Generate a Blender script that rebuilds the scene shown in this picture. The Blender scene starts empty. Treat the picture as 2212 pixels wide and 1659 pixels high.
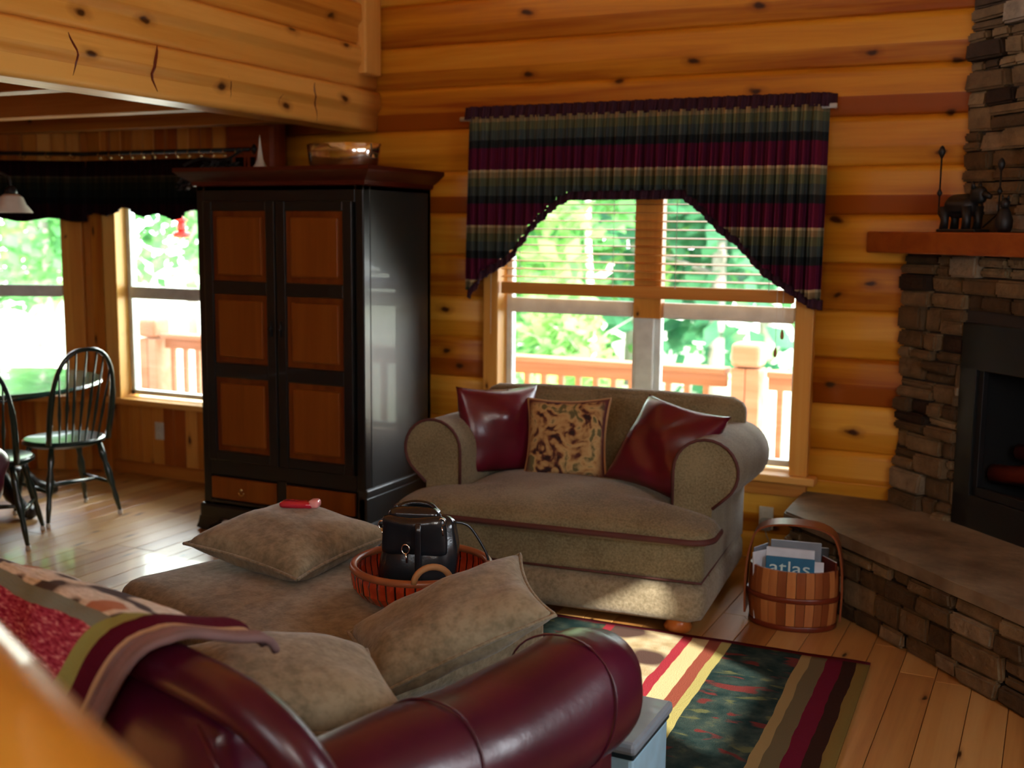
import bpy, bmesh, math, random
from mathutils import Vector, Matrix, noise
random.seed(7)
PI = math.pi
sc = bpy.context.scene
COL = sc.collection

# ---------------------------------------------------------------- camera
cam_d = bpy.data.cameras.new('camera'); cam = bpy.data.objects.new('camera', cam_d); COL.objects.link(cam)
F, VX, HOR, ROLL = 2450.0, 2300.0, 497.0, 0.010
pit = math.atan((829.5 - HOR) / F); yaw = math.atan((VX - 1106) / math.hypot(F, 829.5 - HOR))
fw = Vector((-math.sin(yaw) * math.cos(pit), math.cos(yaw) * math.cos(pit), -math.sin(pit)))
rr = Vector((math.cos(yaw), math.sin(yaw), 0)); uu = rr.cross(fw)
c_, s_ = math.cos(ROLL), math.sin(ROLL)
r2 = rr * c_ + uu * s_; u2 = uu * c_ - rr * s_
cam.matrix_world = Matrix(((r2.x, u2.x, -fw.x, 0), (r2.y, u2.y, -fw.y, 0), (r2.z, u2.z, -fw.z, 1.65), (0, 0, 0, 1)))
cam_d.sensor_width = 36; cam_d.lens = 36 * F / 2212; cam_d.clip_start = 0.05; cam_d.clip_end = 300
cam_d.dof.use_dof = True; cam_d.dof.focus_distance = 3.6; cam_d.dof.aperture_fstop = 2.4
sc.camera = cam

# ---------------------------------------------------------------- world, sun, daylight
w = bpy.data.worlds.new('sky'); sc.world = w; w.use_nodes = True
bg = w.node_tree.nodes['Background']; bg.inputs[0].default_value = (0.86, 0.94, 1.0, 1); bg.inputs[1].default_value = 7.5
sun_d = bpy.data.lights.new('sun', 'SUN'); sun = bpy.data.objects.new('sun', sun_d); COL.objects.link(sun)
sun_d.energy = 8.5; sun_d.angle = 0.02; sun_d.color = (1.0, 0.93, 0.80)
sun.rotation_euler = Vector((-2.1, 1.25, -1.2)).to_track_quat('-Z', 'Y').to_euler()
def area(name, loc, target, sx, sy, power, col):
    d = bpy.data.lights.new(name, 'AREA'); o = bpy.data.objects.new(name, d); COL.objects.link(o)
    d.shape = 'RECTANGLE'; d.size = sx; d.size_y = sy; d.energy = power; d.color = col
    o.location = loc; o.rotation_euler = (Vector(target) - Vector(loc)).to_track_quat('-Z', 'Y').to_euler()
    return o
# daylight at low right, picture and bay windows; rear and high side fill added
area('fill_rear', (-0.75, -2.3, 2.3), (-1.8, 4.0, 1.0), 1.0, 0.7, 0.8, (1.0, 0.95, 0.86))
area('daylight_side_low', (0.93, 2.45, 1.45), (-1.6, 3.3, 0.3), 0.8, 0.55, 9, (0.80, 0.90, 1.0))
area('fill_side', (0.93, -1.4, 2.4), (-3.6, 3.4, 1.9), 1.2, 0.8, 25, (1.0, 0.94, 0.82))
area('daylight_window', (-1.97, 5.95, 1.15), (-1.97, 3.0, 0.2), 1.5, 1.3, 4, (0.93, 0.97, 1.0))
bay_ = area('daylight_bay', (-5.4, 6.1, 1.25), (-4.8, 3.0, 0.2), 1.6, 1.3, 60, (0.92, 1.0, 0.88)); bay_.data.specular_factor = 0.25
vs = sc.view_settings
sc.display_settings.display_device = 'sRGB'
vs.view_transform = 'Standard'; vs.look = 'None'; vs.gamma = 1.0; vs.use_curve_mapping = False; vs.exposure = 0.52

# ---------------------------------------------------------------- material helpers
def lin(h):
    def f(c):
        c /= 255.0
        return c / 12.92 if c <= 0.04045 else ((c + 0.055) / 1.055) ** 2.4
    return (f(h[0]), f(h[1]), f(h[2]), 1)
class NT:
    def __init__(s, name, rough=0.5, spec=0.5):
        s.m = bpy.data.materials.new(name); s.m.use_nodes = True; s.t = s.m.node_tree
        s.b = s.t.nodes['Principled BSDF']; s.b.inputs['Roughness'].default_value = rough
        s.b.inputs['Specular IOR Level'].default_value = spec
    def n(s, ty, **kw):
        nd = s.t.nodes.new(ty)
        for k, v in kw.items(): setattr(nd, k, v)
        return nd
    def l(s, a, b): s.t.links.new(a, b)
    def coord(s, scale=(1, 1, 1), rot=(0, 0, 0), src='Object', loc=(0, 0, 0)):
        tc = s.n('ShaderNodeTexCoord'); mp = s.n('ShaderNodeMapping'); s.l(tc.outputs[src], mp.inputs[0])
        mp.inputs['Scale'].default_value = scale; mp.inputs['Rotation'].default_value = rot; mp.inputs['Location'].default_value = loc
        return mp.outputs[0]
    def noise(s, vec, scale=5, detail=3, rough=0.5, dist=0):
        nd = s.n('ShaderNodeTexNoise'); s.l(vec, nd.inputs['Vector']); nd.inputs['Scale'].default_value = scale
        nd.inputs['Detail'].default_value = detail; nd.inputs['Roughness'].default_value = rough; nd.inputs['Distortion'].default_value = dist
        return nd.outputs[0]
    def ramp(s, fac, stops, interp='LINEAR'):
        nd = s.n('ShaderNodeValToRGB'); s.l(fac, nd.inputs[0]); cr = nd.color_ramp; cr.interpolation = interp
        while len(cr.elements) < len(stops): cr.elements.new(0.5)
        for e, (p, c) in zip(cr.elements, stops):
            e.position = p; e.color = c if len(c) == 4 else (*c, 1)
        return nd.outputs[0]
    def mix(s, fac, a, b, mode='MIX'):
        nd = s.n('ShaderNodeMix', data_type='RGBA', blend_type=mode)
        if isinstance(fac, (int, float)): nd.inputs[0].default_value = fac
        else: s.l(fac, nd.inputs[0])
        for i, v in ((6, a), (7, b)):
            if isinstance(v, tuple): nd.inputs[i].default_value = v if len(v) == 4 else (*v, 1)
            else: s.l(v, nd.inputs[i])
        return nd.outputs[2]
    def math(s, op, a, b=0.0, clamp=False):
        nd = s.n('ShaderNodeMath', operation=op, use_clamp=clamp)
        for i, v in ((0, a), (1, b)):
            if isinstance(v, (int, float)): nd.inputs[i].default_value = v
            else: s.l(v, nd.inputs[i])
        return nd.outputs[0]
    def sep(s, vec):
        nd = s.n('ShaderNodeSeparateXYZ'); s.l(vec, nd.inputs[0]); return nd.outputs
    def attr(s, name):
        nd = s.n('ShaderNodeAttribute'); nd.attribute_name = name; return nd.outputs
    def bump(s, h, strength=0.3, dist=0.01):
        nd = s.n('ShaderNodeBump'); s.l(h, nd.inputs['Height']); nd.inputs['Strength'].default_value = strength; nd.inputs['Distance'].default_value = dist
        s.l(nd.outputs[0], s.b.inputs['Normal'])
    def base(s, c):
        if isinstance(c, tuple): s.b.inputs['Base Color'].default_value = c if len(c) == 4 else (*c, 1)
        else: s.l(c, s.b.inputs['Base Color'])
        return s.m
M = {}
def plain(name, c, rough=0.5, metal=0.0, spec=0.5, coat=0.0, var=0.12, scale=12):
    k = NT(name, rough, spec); k.b.inputs['Metallic'].default_value = metal; k.b.inputs['Coat Weight'].default_value = coat
    n = k.noise(k.coord(), scale, 3)
    a = tuple(x * (1 - var) for x in c[:3]); b = tuple(min(1, x * (1 + var)) for x in c[:3])
    k.base(k.ramp(n, [(0.3, a), (0.7, b)])); M[name] = k.m; return k.m
def wood(name, light, mid, dark, grain='X', rough=0.42, knots=0.10, kscale=(2.3, 4.6), spec=0.35, coat=0.0):
    """pine: long grain streaks, per-board tone from the 'tone' attribute, dark knots"""
    k = NT(name, rough, spec); k.b.inputs['Coat Weight'].default_value = coat
    sc_ = {'X': (0.35, 7, 7), 'Y': (7, 0.35, 7), 'Z': (7, 7, 0.35)}[grain]
    tone = k.attr('tone')[2]
    v = k.coord(sc_)
    off = k.n('ShaderNodeCombineXYZ'); k.l(k.math('MULTIPLY', tone, 37.0), off.inputs[0]); k.l(k.math('MULTIPLY', tone, 53.0), off.inputs[2])
    va = k.n('ShaderNodeVectorMath', operation='ADD'); k.l(v, va.inputs[0]); k.l(off.outputs[0], va.inputs[1])
    g = k.noise(va.outputs[0], 1.6, 4, 0.6, 0.6)
    g2 = k.noise(va.outputs[0], 9.0, 2, 0.5)
    f = k.math('ADD', k.math('MULTIPLY', g, 0.75), k.math('MULTIPLY', k.math('SUBTRACT', tone, 0.5), 0.95))
    f = k.math('ADD', f, k.math('MULTIPLY', g2, 0.12))
    col = k.ramp(f, [(0.18, dark), (0.45, mid), (0.75, light)])
    if knots:
        xyz = k.sep(k.coord()); ia, ib = {'X': (0, 2), 'Y': (1, 2), 'Z': (2, 0), 'F': (1, 0)}['F' if name.startswith('floor') else grain]
        wn = k.sep(k.n('ShaderNodeTexNoise').outputs['Color']) if False else k.noise(k.coord(), 9, 2)
        cb = k.n('ShaderNodeCombineXYZ')
        k.l(k.math('ADD', k.math('MULTIPLY', xyz[ia], kscale[0]), k.math('ADD', k.math('MULTIPLY', wn, 0.16), 3.3)), cb.inputs[0])
        k.l(k.math('ADD', k.math('MULTIPLY', xyz[ib], kscale[1]), k.math('ADD', k.math('MULTIPLY', wn, -0.20), 1.7)), cb.inputs[1])
        vo = k.n('ShaderNodeTexVoronoi', voronoi_dimensions='2D'); k.l(cb.outputs[0], vo.inputs['Vector']); vo.inputs['Scale'].default_value = 1.0
        pick = k.sep(vo.outputs['Color'])[0]
        d = k.math('ADD', vo.outputs['Distance'], k.math('MULTIPLY', k.math('GREATER_THAN', pick, 0.55), 1.0))
        halo = k.ramp(d, [(knots * 0.6, (1, 1, 1)), (knots * 1.7, (0, 0, 0))])
        core = k.ramp(d, [(knots * 0.35, (1, 1, 1)), (knots * 0.8, (0, 0, 0))])
        col = k.mix(k.math('MULTIPLY', halo, 0.5), col, tuple(x * 0.55 for x in dark[:3]))
        col = k.mix(core, col, tuple(x * 0.16 for x in dark[:3]))
    k.bump(g, 0.08, 0.01)
    M[name] = k.base(col); return k.m

P_L, P_M, P_D = (0.74, 0.38, 0.045), (0.58, 0.23, 0.012), (0.30, 0.066, 0.002)
wood('log_pine', P_L, P_M, P_D, 'X')
wood('log_pine_beam', (0.86, 0.49, 0.115), (0.70, 0.32, 0.045), (0.44, 0.13, 0.012), 'Y', knots=0.10)
wood('board_pine', (0.74, 0.36, 0.08), (0.58, 0.22, 0.03), (0.36, 0.085, 0.01), 'Z', knots=0.10, kscale=(2.4, 7))
wood('ceiling_pine', (0.45, 0.14, 0.03), (0.33, 0.07, 0.012), (0.2, 0.03, 0.006), 'X', knots=0)
wood('joist_pine', (0.62, 0.34, 0.10), (0.45, 0.18, 0.03), (0.28, 0.07, 0.01), 'X', knots=0.07)
wood('casing_pine', (0.80, 0.46, 0.12), (0.66, 0.30, 0.05), (0.46, 0.15, 0.02), 'Z', knots=0.05)
wood('casing_pine_x', (0.80, 0.44, 0.12), (0.64, 0.27, 0.05), (0.42, 0.13, 0.02), 'X', knots=0)
wood('floor_pine', (0.54, 0.31, 0.11), (0.42, 0.20, 0.055), (0.25, 0.085, 0.02), 'Y', rough=0.36, knots=0.07, kscale=(1.6, 6), spec=0.5, coat=0.25)
wood('rail_pine', (0.66, 0.36, 0.07), (0.56, 0.26, 0.03), (0.44, 0.16, 0.015), 'X', rough=0.42, knots=0, coat=0.3)
wood('mantel_wood', (0.38, 0.11, 0.015), (0.30, 0.07, 0.008), (0.18, 0.03, 0.004), 'X', knots=0)
wood('panel_wood', (0.27, 0.082, 0.010), (0.20, 0.050, 0.005), (0.11, 0.02, 0.003), 'Z', rough=0.35, knots=0)
wood('crown_wood', (0.20, 0.04, 0.014), (0.14, 0.022, 0.008), (0.07, 0.010, 0.004), 'X', rough=0.3, knots=0)
wood('basket_wood', (0.50, 0.20, 0.06), (0.36, 0.115, 0.03), (0.20, 0.05, 0.014), 'Z', rough=0.35, knots=0)
wood('foot_wood', (0.55, 0.18, 0.04), (0.45, 0.12, 0.02), (0.3, 0.06, 0.01), 'Z', rough=0.3, knots=0)
wood('deck_wood', (0.62, 0.42, 0.30), (0.48, 0.28, 0.18), (0.34, 0.18, 0.10), 'X', rough=0.7, knots=0)
plain('black_paint', (0.010, 0.011, 0.011), 0.30, spec=0.5, coat=0.1)
plain('black_sheen', (0.018, 0.021, 0.020), 0.40, spec=0.6, coat=0.2)  # black paint lightened: window sheen on the armoire side put into the colour
plain('windsor_green', (0.010, 0.030, 0.026), 0.28, spec=0.6, coat=0.3)
plain('table_green', (0.030, 0.085, 0.060), 0.16, spec=0.6, coat=0.5)
plain('vinyl_grey', (0.70, 0.76, 0.76), 0.45)
plain('vinyl_dark', (0.20, 0.21, 0.21), 0.5)
plain('iron_black', (0.012, 0.012, 0.013), 0.5, metal=0.3)
plain('firebox_black', (0.006, 0.006, 0.006), 0.6)
plain('brass', (0.75, 0.58, 0.28), 0.25, metal=1.0, var=0.05)
plain('silver', (0.82, 0.80, 0.76), 0.14, metal=1.0, var=0.03)
plain('outlet_plastic', (0.62, 0.62, 0.58), 0.4)
plain('outlet_dark', (0.30, 0.31, 0.30), 0.5)
plain('felt_white', (0.75, 0.75, 0.72), 0.8)
plain('shade_glass', (0.75, 0.70, 0.60), 0.35)
plain('red_gloss', (0.55, 0.02, 0.05), 0.15, coat=0.6)
plain('red_light', (0.85, 0.35, 0.35), 0.15, coat=0.6)
plain('feeder_red', (0.85, 0.03, 0.03), 0.2)
plain('paper_white', (0.62, 0.66, 0.72), 0.5)
plain('paper_grey', (0.20, 0.23, 0.27), 0.5)
plain('paper_dark', (0.05, 0.06, 0.07), 0.5)
plain('paper_teal', (0.02, 0.14, 0.26), 0.3)
plain('ink_light', (0.60, 0.75, 0.72), 0.4)
plain('pale_blue', (0.36, 0.62, 0.78), 0.35, coat=0.2)
plain('grey_blue', (0.25, 0.32, 0.38), 0.35, coat=0.2)
plain('dark_teal', (0.012, 0.03, 0.04), 0.4)
plain('piping_red', (0.085, 0.022, 0.018), 0.7)
plain('rope_tan', (0.42, 0.22, 0.09), 0.7)
def lacquer():
    k = NT('lacquer_red', 0.12, 0.7); k.b.inputs['Coat Weight'].default_value = 0.7; x, y, z = k.sep(k.coord())
    a = k.math('FRACT', k.math('MULTIPLY', k.math('ARCTAN2', y, x), 44 / (2 * PI)))
    gap = k.ramp(k.math('ABSOLUTE', k.math('SUBTRACT', a, 0.5)), [(0.07, (1, 1, 1)), (0.11, (0, 0, 0))])
    n = k.noise(k.coord(), 30, 2)
    k.bump(k.math('ABSOLUTE', k.math('SUBTRACT', a, 0.5)), 0.8, 0.006)
    M['lacquer_red'] = k.base(k.mix(gap, k.ramp(n, [(0.3, (0.34, 0.028, 0.008)), (0.7, (0.55, 0.06, 0.015))]), (0.02, 0.004, 0.003)))
lacquer()
plain('tray_rim', (0.33, 0.11, 0.045), 0.35)
plain('tray_inside', (0.05, 0.012, 0.008), 0.4)
plain('bark', (0.30, 0.27, 0.24), 0.9)
plain('bark_pale', (0.85, 0.85, 0.82), 0.9)
plain('grass', (0.62, 0.64, 0.46), 0.95, var=0.3, scale=1.5)
plain('patio', (0.72, 0.70, 0.64), 0.9)
plain('fabric_blank', (0.9, 0.88, 0.8), 0.9)
def leaf(name, c1, c2):
    k = NT(name, 0.6); n = k.noise(k.coord(), 1.7, 3)
    k.b.inputs['Subsurface Weight'].default_value = 0
    c = k.ramp(n, [(0.3, c1), (0.7, c2)]); k.base(c); M[name] = k.m
    tr = k.n('ShaderNodeBsdfTranslucent'); mx = k.n('ShaderNodeMixShader'); mx.inputs[0].default_value = 0.5; k.l(c, tr.inputs[0]); o = k.t.nodes['Material Output']
    k.l(k.b.outputs[0], mx.inputs[1]); k.l(tr.outputs[0], mx.inputs[2]); k.l(mx.outputs[0], o.inputs[0])
leaf('leaf_a', (0.05, 0.22, 0.07), (0.22, 0.50, 0.16)); leaf('leaf_b', (0.10, 0.30, 0.07), (0.38, 0.62, 0.20)); leaf('leaf_c', (0.02, 0.13, 0.06), (0.08, 0.27, 0.12))
def leather(name, c, c2, rough=0.24):
    k = NT(name, rough, 0.55); k.b.inputs['Coat Weight'].default_value = 0.25; k.b.inputs['Coat Roughness'].default_value = 0.3
    n = k.noise(k.coord(), 5, 4); n2 = k.noise(k.coord(), 160, 2)
    k.bump(k.math('ADD', k.math('MULTIPLY', n, 2.0), k.math('MULTIPLY', n2, 0.12)), 0.22, 0.012)
    M[name] = k.base(k.ramp(n, [(0.3, c), (0.7, c2)]))
leather('burgundy_leather', (0.048, 0.003, 0.014), (0.080, 0.005, 0.023), 0.30)
leather('burgundy_bright', (0.085, 0.004, 0.012), (0.13, 0.007, 0.020), 0.27)
leather('bag_leather', (0.006, 0.008, 0.011), (0.016, 0.021, 0.027), 0.18)
def fabric(name, c, c2, sc1=55, soft=0.25):
    k = NT(name, 0.95, 0.1); k.b.inputs['Sheen Weight'].default_value = soft; k.b.inputs['Sheen Roughness'].default_value = 0.5
    n = k.noise(k.coord((1, 1, 1)), sc1, 2, 0.7); n2 = k.noise(k.coord(), 5, 3)
    f = k.math('ADD', k.math('MULTIPLY', n, 0.6), k.math('MULTIPLY', n2, 0.4))
    k.bump(k.math('ADD', n, k.math('MULTIPLY', n2, 2.5)), 0.45, 0.006)
    M[name] = k.base(k.ramp(f, [(0.38, c), (0.60, c2)]))
fabric('chenille', (0.140, 0.112, 0.058), (0.265, 0.220, 0.122), 110)
fabric('chenille_light', (0.19, 0.155, 0.095), (0.32, 0.27, 0.18), 60)
fabric('velour', (0.185, 0.150, 0.090), (0.32, 0.265, 0.17), 30)
fabric('dark_fabric', (0.005, 0.005, 0.006), (0.014, 0.012, 0.012), 40)
def tapestry():
    k = NT('tapestry', 0.9, 0.1); v = k.coord((1, 1, 1.5))
    n = k.noise(v, 11, 2, 0.4, 1.6); n2 = k.noise(v, 26, 3)
    f = k.math('ADD', k.math('MULTIPLY', n, 0.7), k.math('MULTIPLY', n2, 0.3))
    c = k.ramp(f, [(0.36, (0.035, 0.02, 0.02)), (0.42, (0.12, 0.045, 0.03)), (0.48, (0.42, 0.25, 0.10)), (0.56, (0.52, 0.36, 0.16)), (0.63, (0.14, 0.13, 0.06))])
    z = k.sep(k.coord((1, 1, 1)))[2]
    band = k.ramp(k.math('ABSOLUTE', k.math('SUBTRACT', z, 0.0)), [(0.015, (1, 1, 1)), (0.035, (0, 0, 0))])
    M['tapestry'] = k.base(k.mix(band, c, (0.13, 0.045, 0.045)))
tapestry()
def plaid(name, gain, dark=False):
    """woven plaid: bands repeat every 0.29 m down the cloth, crossed by slim vertical ones"""
    k = NT(name, 0.9, 0.1); x, y, z = k.sep(k.coord())
    t = k.math('FRACT', k.math('DIVIDE', k.math('SUBTRACT', 2.245, z), 0.292))
    g = gain
    def c(r, gg, b): return (r * g, gg * g, b * g)
    band = k.ramp(t, [(0.0, c(.22, .17, .09)), (0.10, c(.10, .11, .06)), (0.25, c(.055, .07, .065)), (0.42, c(.018, .022, .024)),
                      (0.56, c(.095, .010, .034)), (0.95, c(.42, .33, .19))], 'CONSTANT')
    u = k.math('FRACT', k.math('MULTIPLY', x, 9.0))
    vert = k.ramp(u, [(0.0, (0.85, 0.85, 0.8)), (0.25, (1.3, 1.2, 1.1)), (0.42, (0.75, 0.8, 0.85)), (0.7, (1.1, 1.1, 1.0)), (0.85, (0.6, 0.62, 0.7))], 'CONSTANT')
    col = k.mix(1.0, band, vert, 'MULTIPLY')
    n = k.noise(k.coord((90, 90, 14)), 1, 2); k.bump(n, 0.2, 0.003)
    M[name] = k.base(col)
plaid('plaid', 1.15); plaid('plaid_dark', 0.10)
plain('ruffle_plum', (0.035, 0.005, 0.018), 0.9)
def rug():
    k = NT('rug_weave', 0.95, 0.05)
    x, y, z = k.sep(k.coord())          # object space: x from the right edge leftwards (positive), y from the back edge forwards (positive)
    wob = k.noise(k.coord(), 5, 2); xx = k.math('ADD', x, k.math('MULTIPLY', k.math('SUBTRACT', wob, 0.5), 0.03))
    field = k.noise(k.coord(), 16, 3); fleck = k.noise(k.coord((1.2, 3, 1), loc=(4, 2, 0)), 5.5, 2, 0.5, 0.6)
    teal = k.ramp(field, [(0.35, (0.012, 0.028, 0.028)), (0.6, (0.035, 0.055, 0.048)), (0.78, (0.09, 0.10, 0.06))])
    teal = k.mix(k.ramp(fleck, [(0.60, (0, 0, 0)), (0.66, (1, 1, 1))]), teal, (0.13, 0.028, 0.026))
    teal = k.mix(k.ramp(fleck, [(0.30, (1, 1, 1)), (0.36, (0, 0, 0))]), teal, (0.10, 0.11, 0.05))
    bear = k.noise(k.coord((1, 1, 1), loc=(7, 3, 0)), 3.2, 1, 0.3)
    cream = k.ramp(field, [(0.3, (0.42, 0.33, 0.18)), (0.7, (0.66, 0.55, 0.36))])
    cream = k.mix(k.ramp(bear, [(0.53, (0, 0, 0)), (0.57, (1, 1, 1))]), cream, (0.10, 0.06, 0.05))
    def step(a): return k.math('GREATER_THAN', xx, a)
    col = k.mix(step(0.045), (0.16, 0.10, 0.025), (0.030, 0.012, 0.008))      # outer olive-gold binding
    for a, cc in ((0.075, (0.030, 0.012, 0.008)), (0.095, (0.115, 0.008, 0.022)), (0.155, (0.12, 0.095, 0.05)), (0.215, (0.28, 0.20, 0.085))):
        col = k.mix(step(a), col, cc)
    col = k.mix(step(0.255), col, teal)
    col = k.mix(step(0.53), col, (0.40, 0.36, 0.13)); col = k.mix(step(0.57), col, (0.26, 0.07, 0.045)); col = k.mix(step(0.62), col, (0.62, 0.50, 0.27))
    col = k.mix(step(0.69), col, (0.34, 0.035, 0.05)); col = k.mix(step(0.73), col, cream); col = k.mix(step(1.02), col, (0.30, 0.03, 0.045)); col = k.mix(step(1.06), col, teal)
    col = k.mix(k.math('LESS_THAN', y, 0.03), col, (0.14, 0.012, 0.025))
    k.bump(k.noise(k.coord(), 220, 1), 0.4, 0.004)
    M['rug_weave'] = k.base(col)
rug()
def throwmat():
    """woven throw: coordinates are kept per corner in the UV map (u across from the hem, v from inside over to outside)"""
    k = NT('throw_weave', 0.95, 0.05); tc = k.n('ShaderNodeTexCoord'); u, v, _ = k.sep(tc.outputs['UV'])
    n = k.noise(k.coord((1, 1, 1)), 7, 2); fine = k.noise(k.coord((14, 60, 60)), 3, 2)
    f2 = k.noise(k.coord(loc=(2, 5, 1)), 8.0, 1, 0.3)
    pink = k.ramp(fine, [(0.35, (0.26, 0.016, 0.05)), (0.55, (0.50, 0.07, 0.13)), (0.70, (0.75, 0.36, 0.38))])
    cream = k.ramp(fine, [(0.3, (0.62, 0.58, 0.50)), (0.7, (0.88, 0.86, 0.80))])
    cream = k.mix(k.ramp(f2, [(0.52, (0, 0, 0)), (0.56, (1, 1, 1))]), cream, (0.10, 0.085, 0.095))
    cream = k.mix(k.ramp(f2, [(0.36, (1, 1, 1)), (0.40, (0, 0, 0))]), cream, (0.52, 0.24, 0.15))
    vv = k.math('ADD', v, k.math('MULTIPLY', k.math('SUBTRACT', n, 0.5), 0.03))
    col = k.mix(k.math('GREATER_THAN', vv, 0.30), cream, (0.24, 0.29, 0.26))
    col = k.mix(k.math('GREATER_THAN', vv, 0.335), col, pink)
    dk = k.ramp(k.noise(k.coord(), 9, 2), [(0.4, (0.02, 0.035, 0.05)), (0.6, (0.10, 0.09, 0.04))])
    col = k.mix(k.math('GREATER_THAN', vv, 0.70), col, dk)
    def lt(a): return k.math('LESS_THAN', u, a)
    green = (0.34, 0.38, 0.13)
    col = k.mix(lt(0.11), col, green); col = k.mix(lt(0.065), col, (0.09, 0.008, 0.022)); col = k.mix(lt(0.038), col, (0.52, 0.36, 0.22)); col = k.mix(lt(0.024), col, (0.24, 0.14, 0.13))
    k.bump(fine, 0.5, 0.006)
    M['throw_weave'] = k.base(col)
throwmat()
def stone():
    k = NT('fieldstone', 0.85, 0.25); t = k.attr('tone')[2]; n = k.noise(k.coord(), 14, 5, 0.65); n2 = k.noise(k.coord(), 60, 2)
    c = k.ramp(t, [(0.0, (0.030, 0.016, 0.009)), (0.25, (0.080, 0.048, 0.022)), (0.5, (0.145, 0.092, 0.043)), (0.75, (0.22, 0.155, 0.080)), (1.0, (0.26, 0.21, 0.15))])
    c = k.mix(0.55, c, k.ramp(n, [(0.3, (0.35, 0.3, 0.28)), (0.7, (1.4, 1.35, 1.3))]), 'MULTIPLY')
    k.bump(k.math('ADD', n, k.math('MULTIPLY', n2, 0.3)), 0.6, 0.02); M['fieldstone'] = k.base(c)
    k = NT('hearth_slab', 0.6, 0.35); n = k.noise(k.coord(), 4, 4, 0.6)
    k.bump(k.noise(k.coord(), 12, 4), 0.4, 0.02)
    M['hearth_slab'] = k.base(k.ramp(n, [(0.35, (0.11, 0.072, 0.040)), (0.65, (0.25, 0.185, 0.115))]))
stone()
plain('mortar', (0.030, 0.020, 0.014), 0.95)
def glass():
    m = bpy.data.materials.new('window_glass'); m.use_nodes = True; t = m.node_tree; t.nodes.clear()
    o = t.nodes.new('ShaderNodeOutputMaterial'); mx = t.nodes.new('ShaderNodeMixShader'); a = t.nodes.new('ShaderNodeBsdfTransparent'); g = t.nodes.new('ShaderNodeBsdfGlossy'); fr = t.nodes.new('ShaderNodeFresnel')
    fr.inputs[0].default_value = 1.3; g.inputs['Roughness'].default_value = 0.02
    t.links.new(fr.outputs[0], mx.inputs[0]); t.links.new(a.outputs[0], mx.inputs[1]); t.links.new(g.outputs[0], mx.inputs[2]); t.links.new(mx.outputs[0], o.inputs[0])
    M['window_glass'] = m
glass()

# ---------------------------------------------------------------- mesh helpers
def obj(name, bm, mat, parent=None, smooth=False, autos=False):
    me = bpy.data.meshes.new(name); bmesh.ops.recalc_face_normals(bm, faces=bm.faces)
    bm.to_mesh(me); bm.free()
    for m_ in (mat if isinstance(mat, (list, tuple)) else [mat]): me.materials.append(M[m_])
    if smooth:
        for p in me.polygons: p.use_smooth = True
    o = bpy.data.objects.new(name, me); COL.objects.link(o)
    if smooth and autos:
        o.data.set_sharp_from_angle(angle=math.radians(40))
    if parent: o.parent = parent
    return o
def tag(o, label, cat, group=None):
    o['label'] = label; o['category'] = cat
    if group: o['group'] = group
    return o
def struct(o, kind='structure'): o['kind'] = kind; return o
def thing(name, label, cat, loc=(0, 0, 0), rz=0, group=None):
    o = bpy.data.objects.new(name, None); COL.objects.link(o); o.location = loc; o.rotation_euler = (0, 0, rz); o.empty_display_size = 0.1
    return tag(o, label, cat, group)
def dup(root, loc, rz, label):
    r = root.copy(); COL.objects.link(r); r.location = loc; r.rotation_euler = (0, 0, rz); r['label'] = label
    for ch in list(root.children):
        c = ch.copy(); COL.objects.link(c); c.parent = r
        for g in ch.children:
            d = g.copy(); COL.objects.link(d); d.parent = c
    return r
def new(): return bmesh.new()
def tone_layer(bm):
    return bm.faces.layers.float.get('tone') or bm.faces.layers.float.new('tone')
def settone(bm, faces, t):
    l = tone_layer(bm)
    for f in faces: f[l] = t
def box(bm, x0, x1, y0, y1, z0, z1, bev=0.0, tone=None, M4=None, seg=2):
    tone_layer(bm)
    b2 = bmesh.new(); bmesh.ops.create_cube(b2, size=1.0)
    for v in b2.verts: v.co = Vector(((x0 + x1) / 2 + v.co.x * (x1 - x0), (y0 + y1) / 2 + v.co.y * (y1 - y0), (z0 + z1) / 2 + v.co.z * (z1 - z0)))
    if bev: bmesh.ops.bevel(b2, geom=b2.edges[:], offset=bev, segments=seg, affect='EDGES', profile=0.5)
    if M4 is not None: bmesh.ops.transform(b2, matrix=M4, verts=b2.verts)
    merge(bm, b2, random.uniform(0.3, 0.7) if tone is None else tone)
def merge(bm, b2, tone=0.5):
    l = tone_layer(bm); mp = {}
    for v in b2.verts: mp[v] = bm.verts.new(v.co)
    for f in b2.faces:
        try: nf = bm.faces.new([mp[v] for v in f.verts]); nf[l] = tone; nf.smooth = f.smooth
        except ValueError: pass
    b2.free()
def tube(bm, pts, r, n=10, caps=True, tone=0.5, flat=1.0):
    l = tone_layer(bm); pts = [Vector(p) for p in pts]; rs = r if isinstance(r, (list, tuple)) else [r] * len(pts)
    rings = []; up = None
    for i, p in enumerate(pts):
        t = (pts[min(i + 1, len(pts) - 1)] - pts[max(i - 1, 0)]).normalized()
        if up is None: up = Vector((0, 0, 1)) if abs(t.z) < 0.9 else Vector((1, 0, 0))
        a = t.cross(up).normalized(); b = a.cross(t).normalized(); up = b
        rings.append([bm.verts.new(p + (a * math.cos(2 * PI * j / n) + b * math.sin(2 * PI * j / n) * flat) * rs[i]) for j in range(n)])
    for i in range(len(rings) - 1):
        for j in range(n):
            f = bm.faces.new((rings[i][j], rings[i][(j + 1) % n], rings[i + 1][(j + 1) % n], rings[i + 1][j])); f[l] = tone
    if caps:
        for rg in (rings[0], rings[-1]):
            f = bm.faces.new(rg); f[l] = tone
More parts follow.
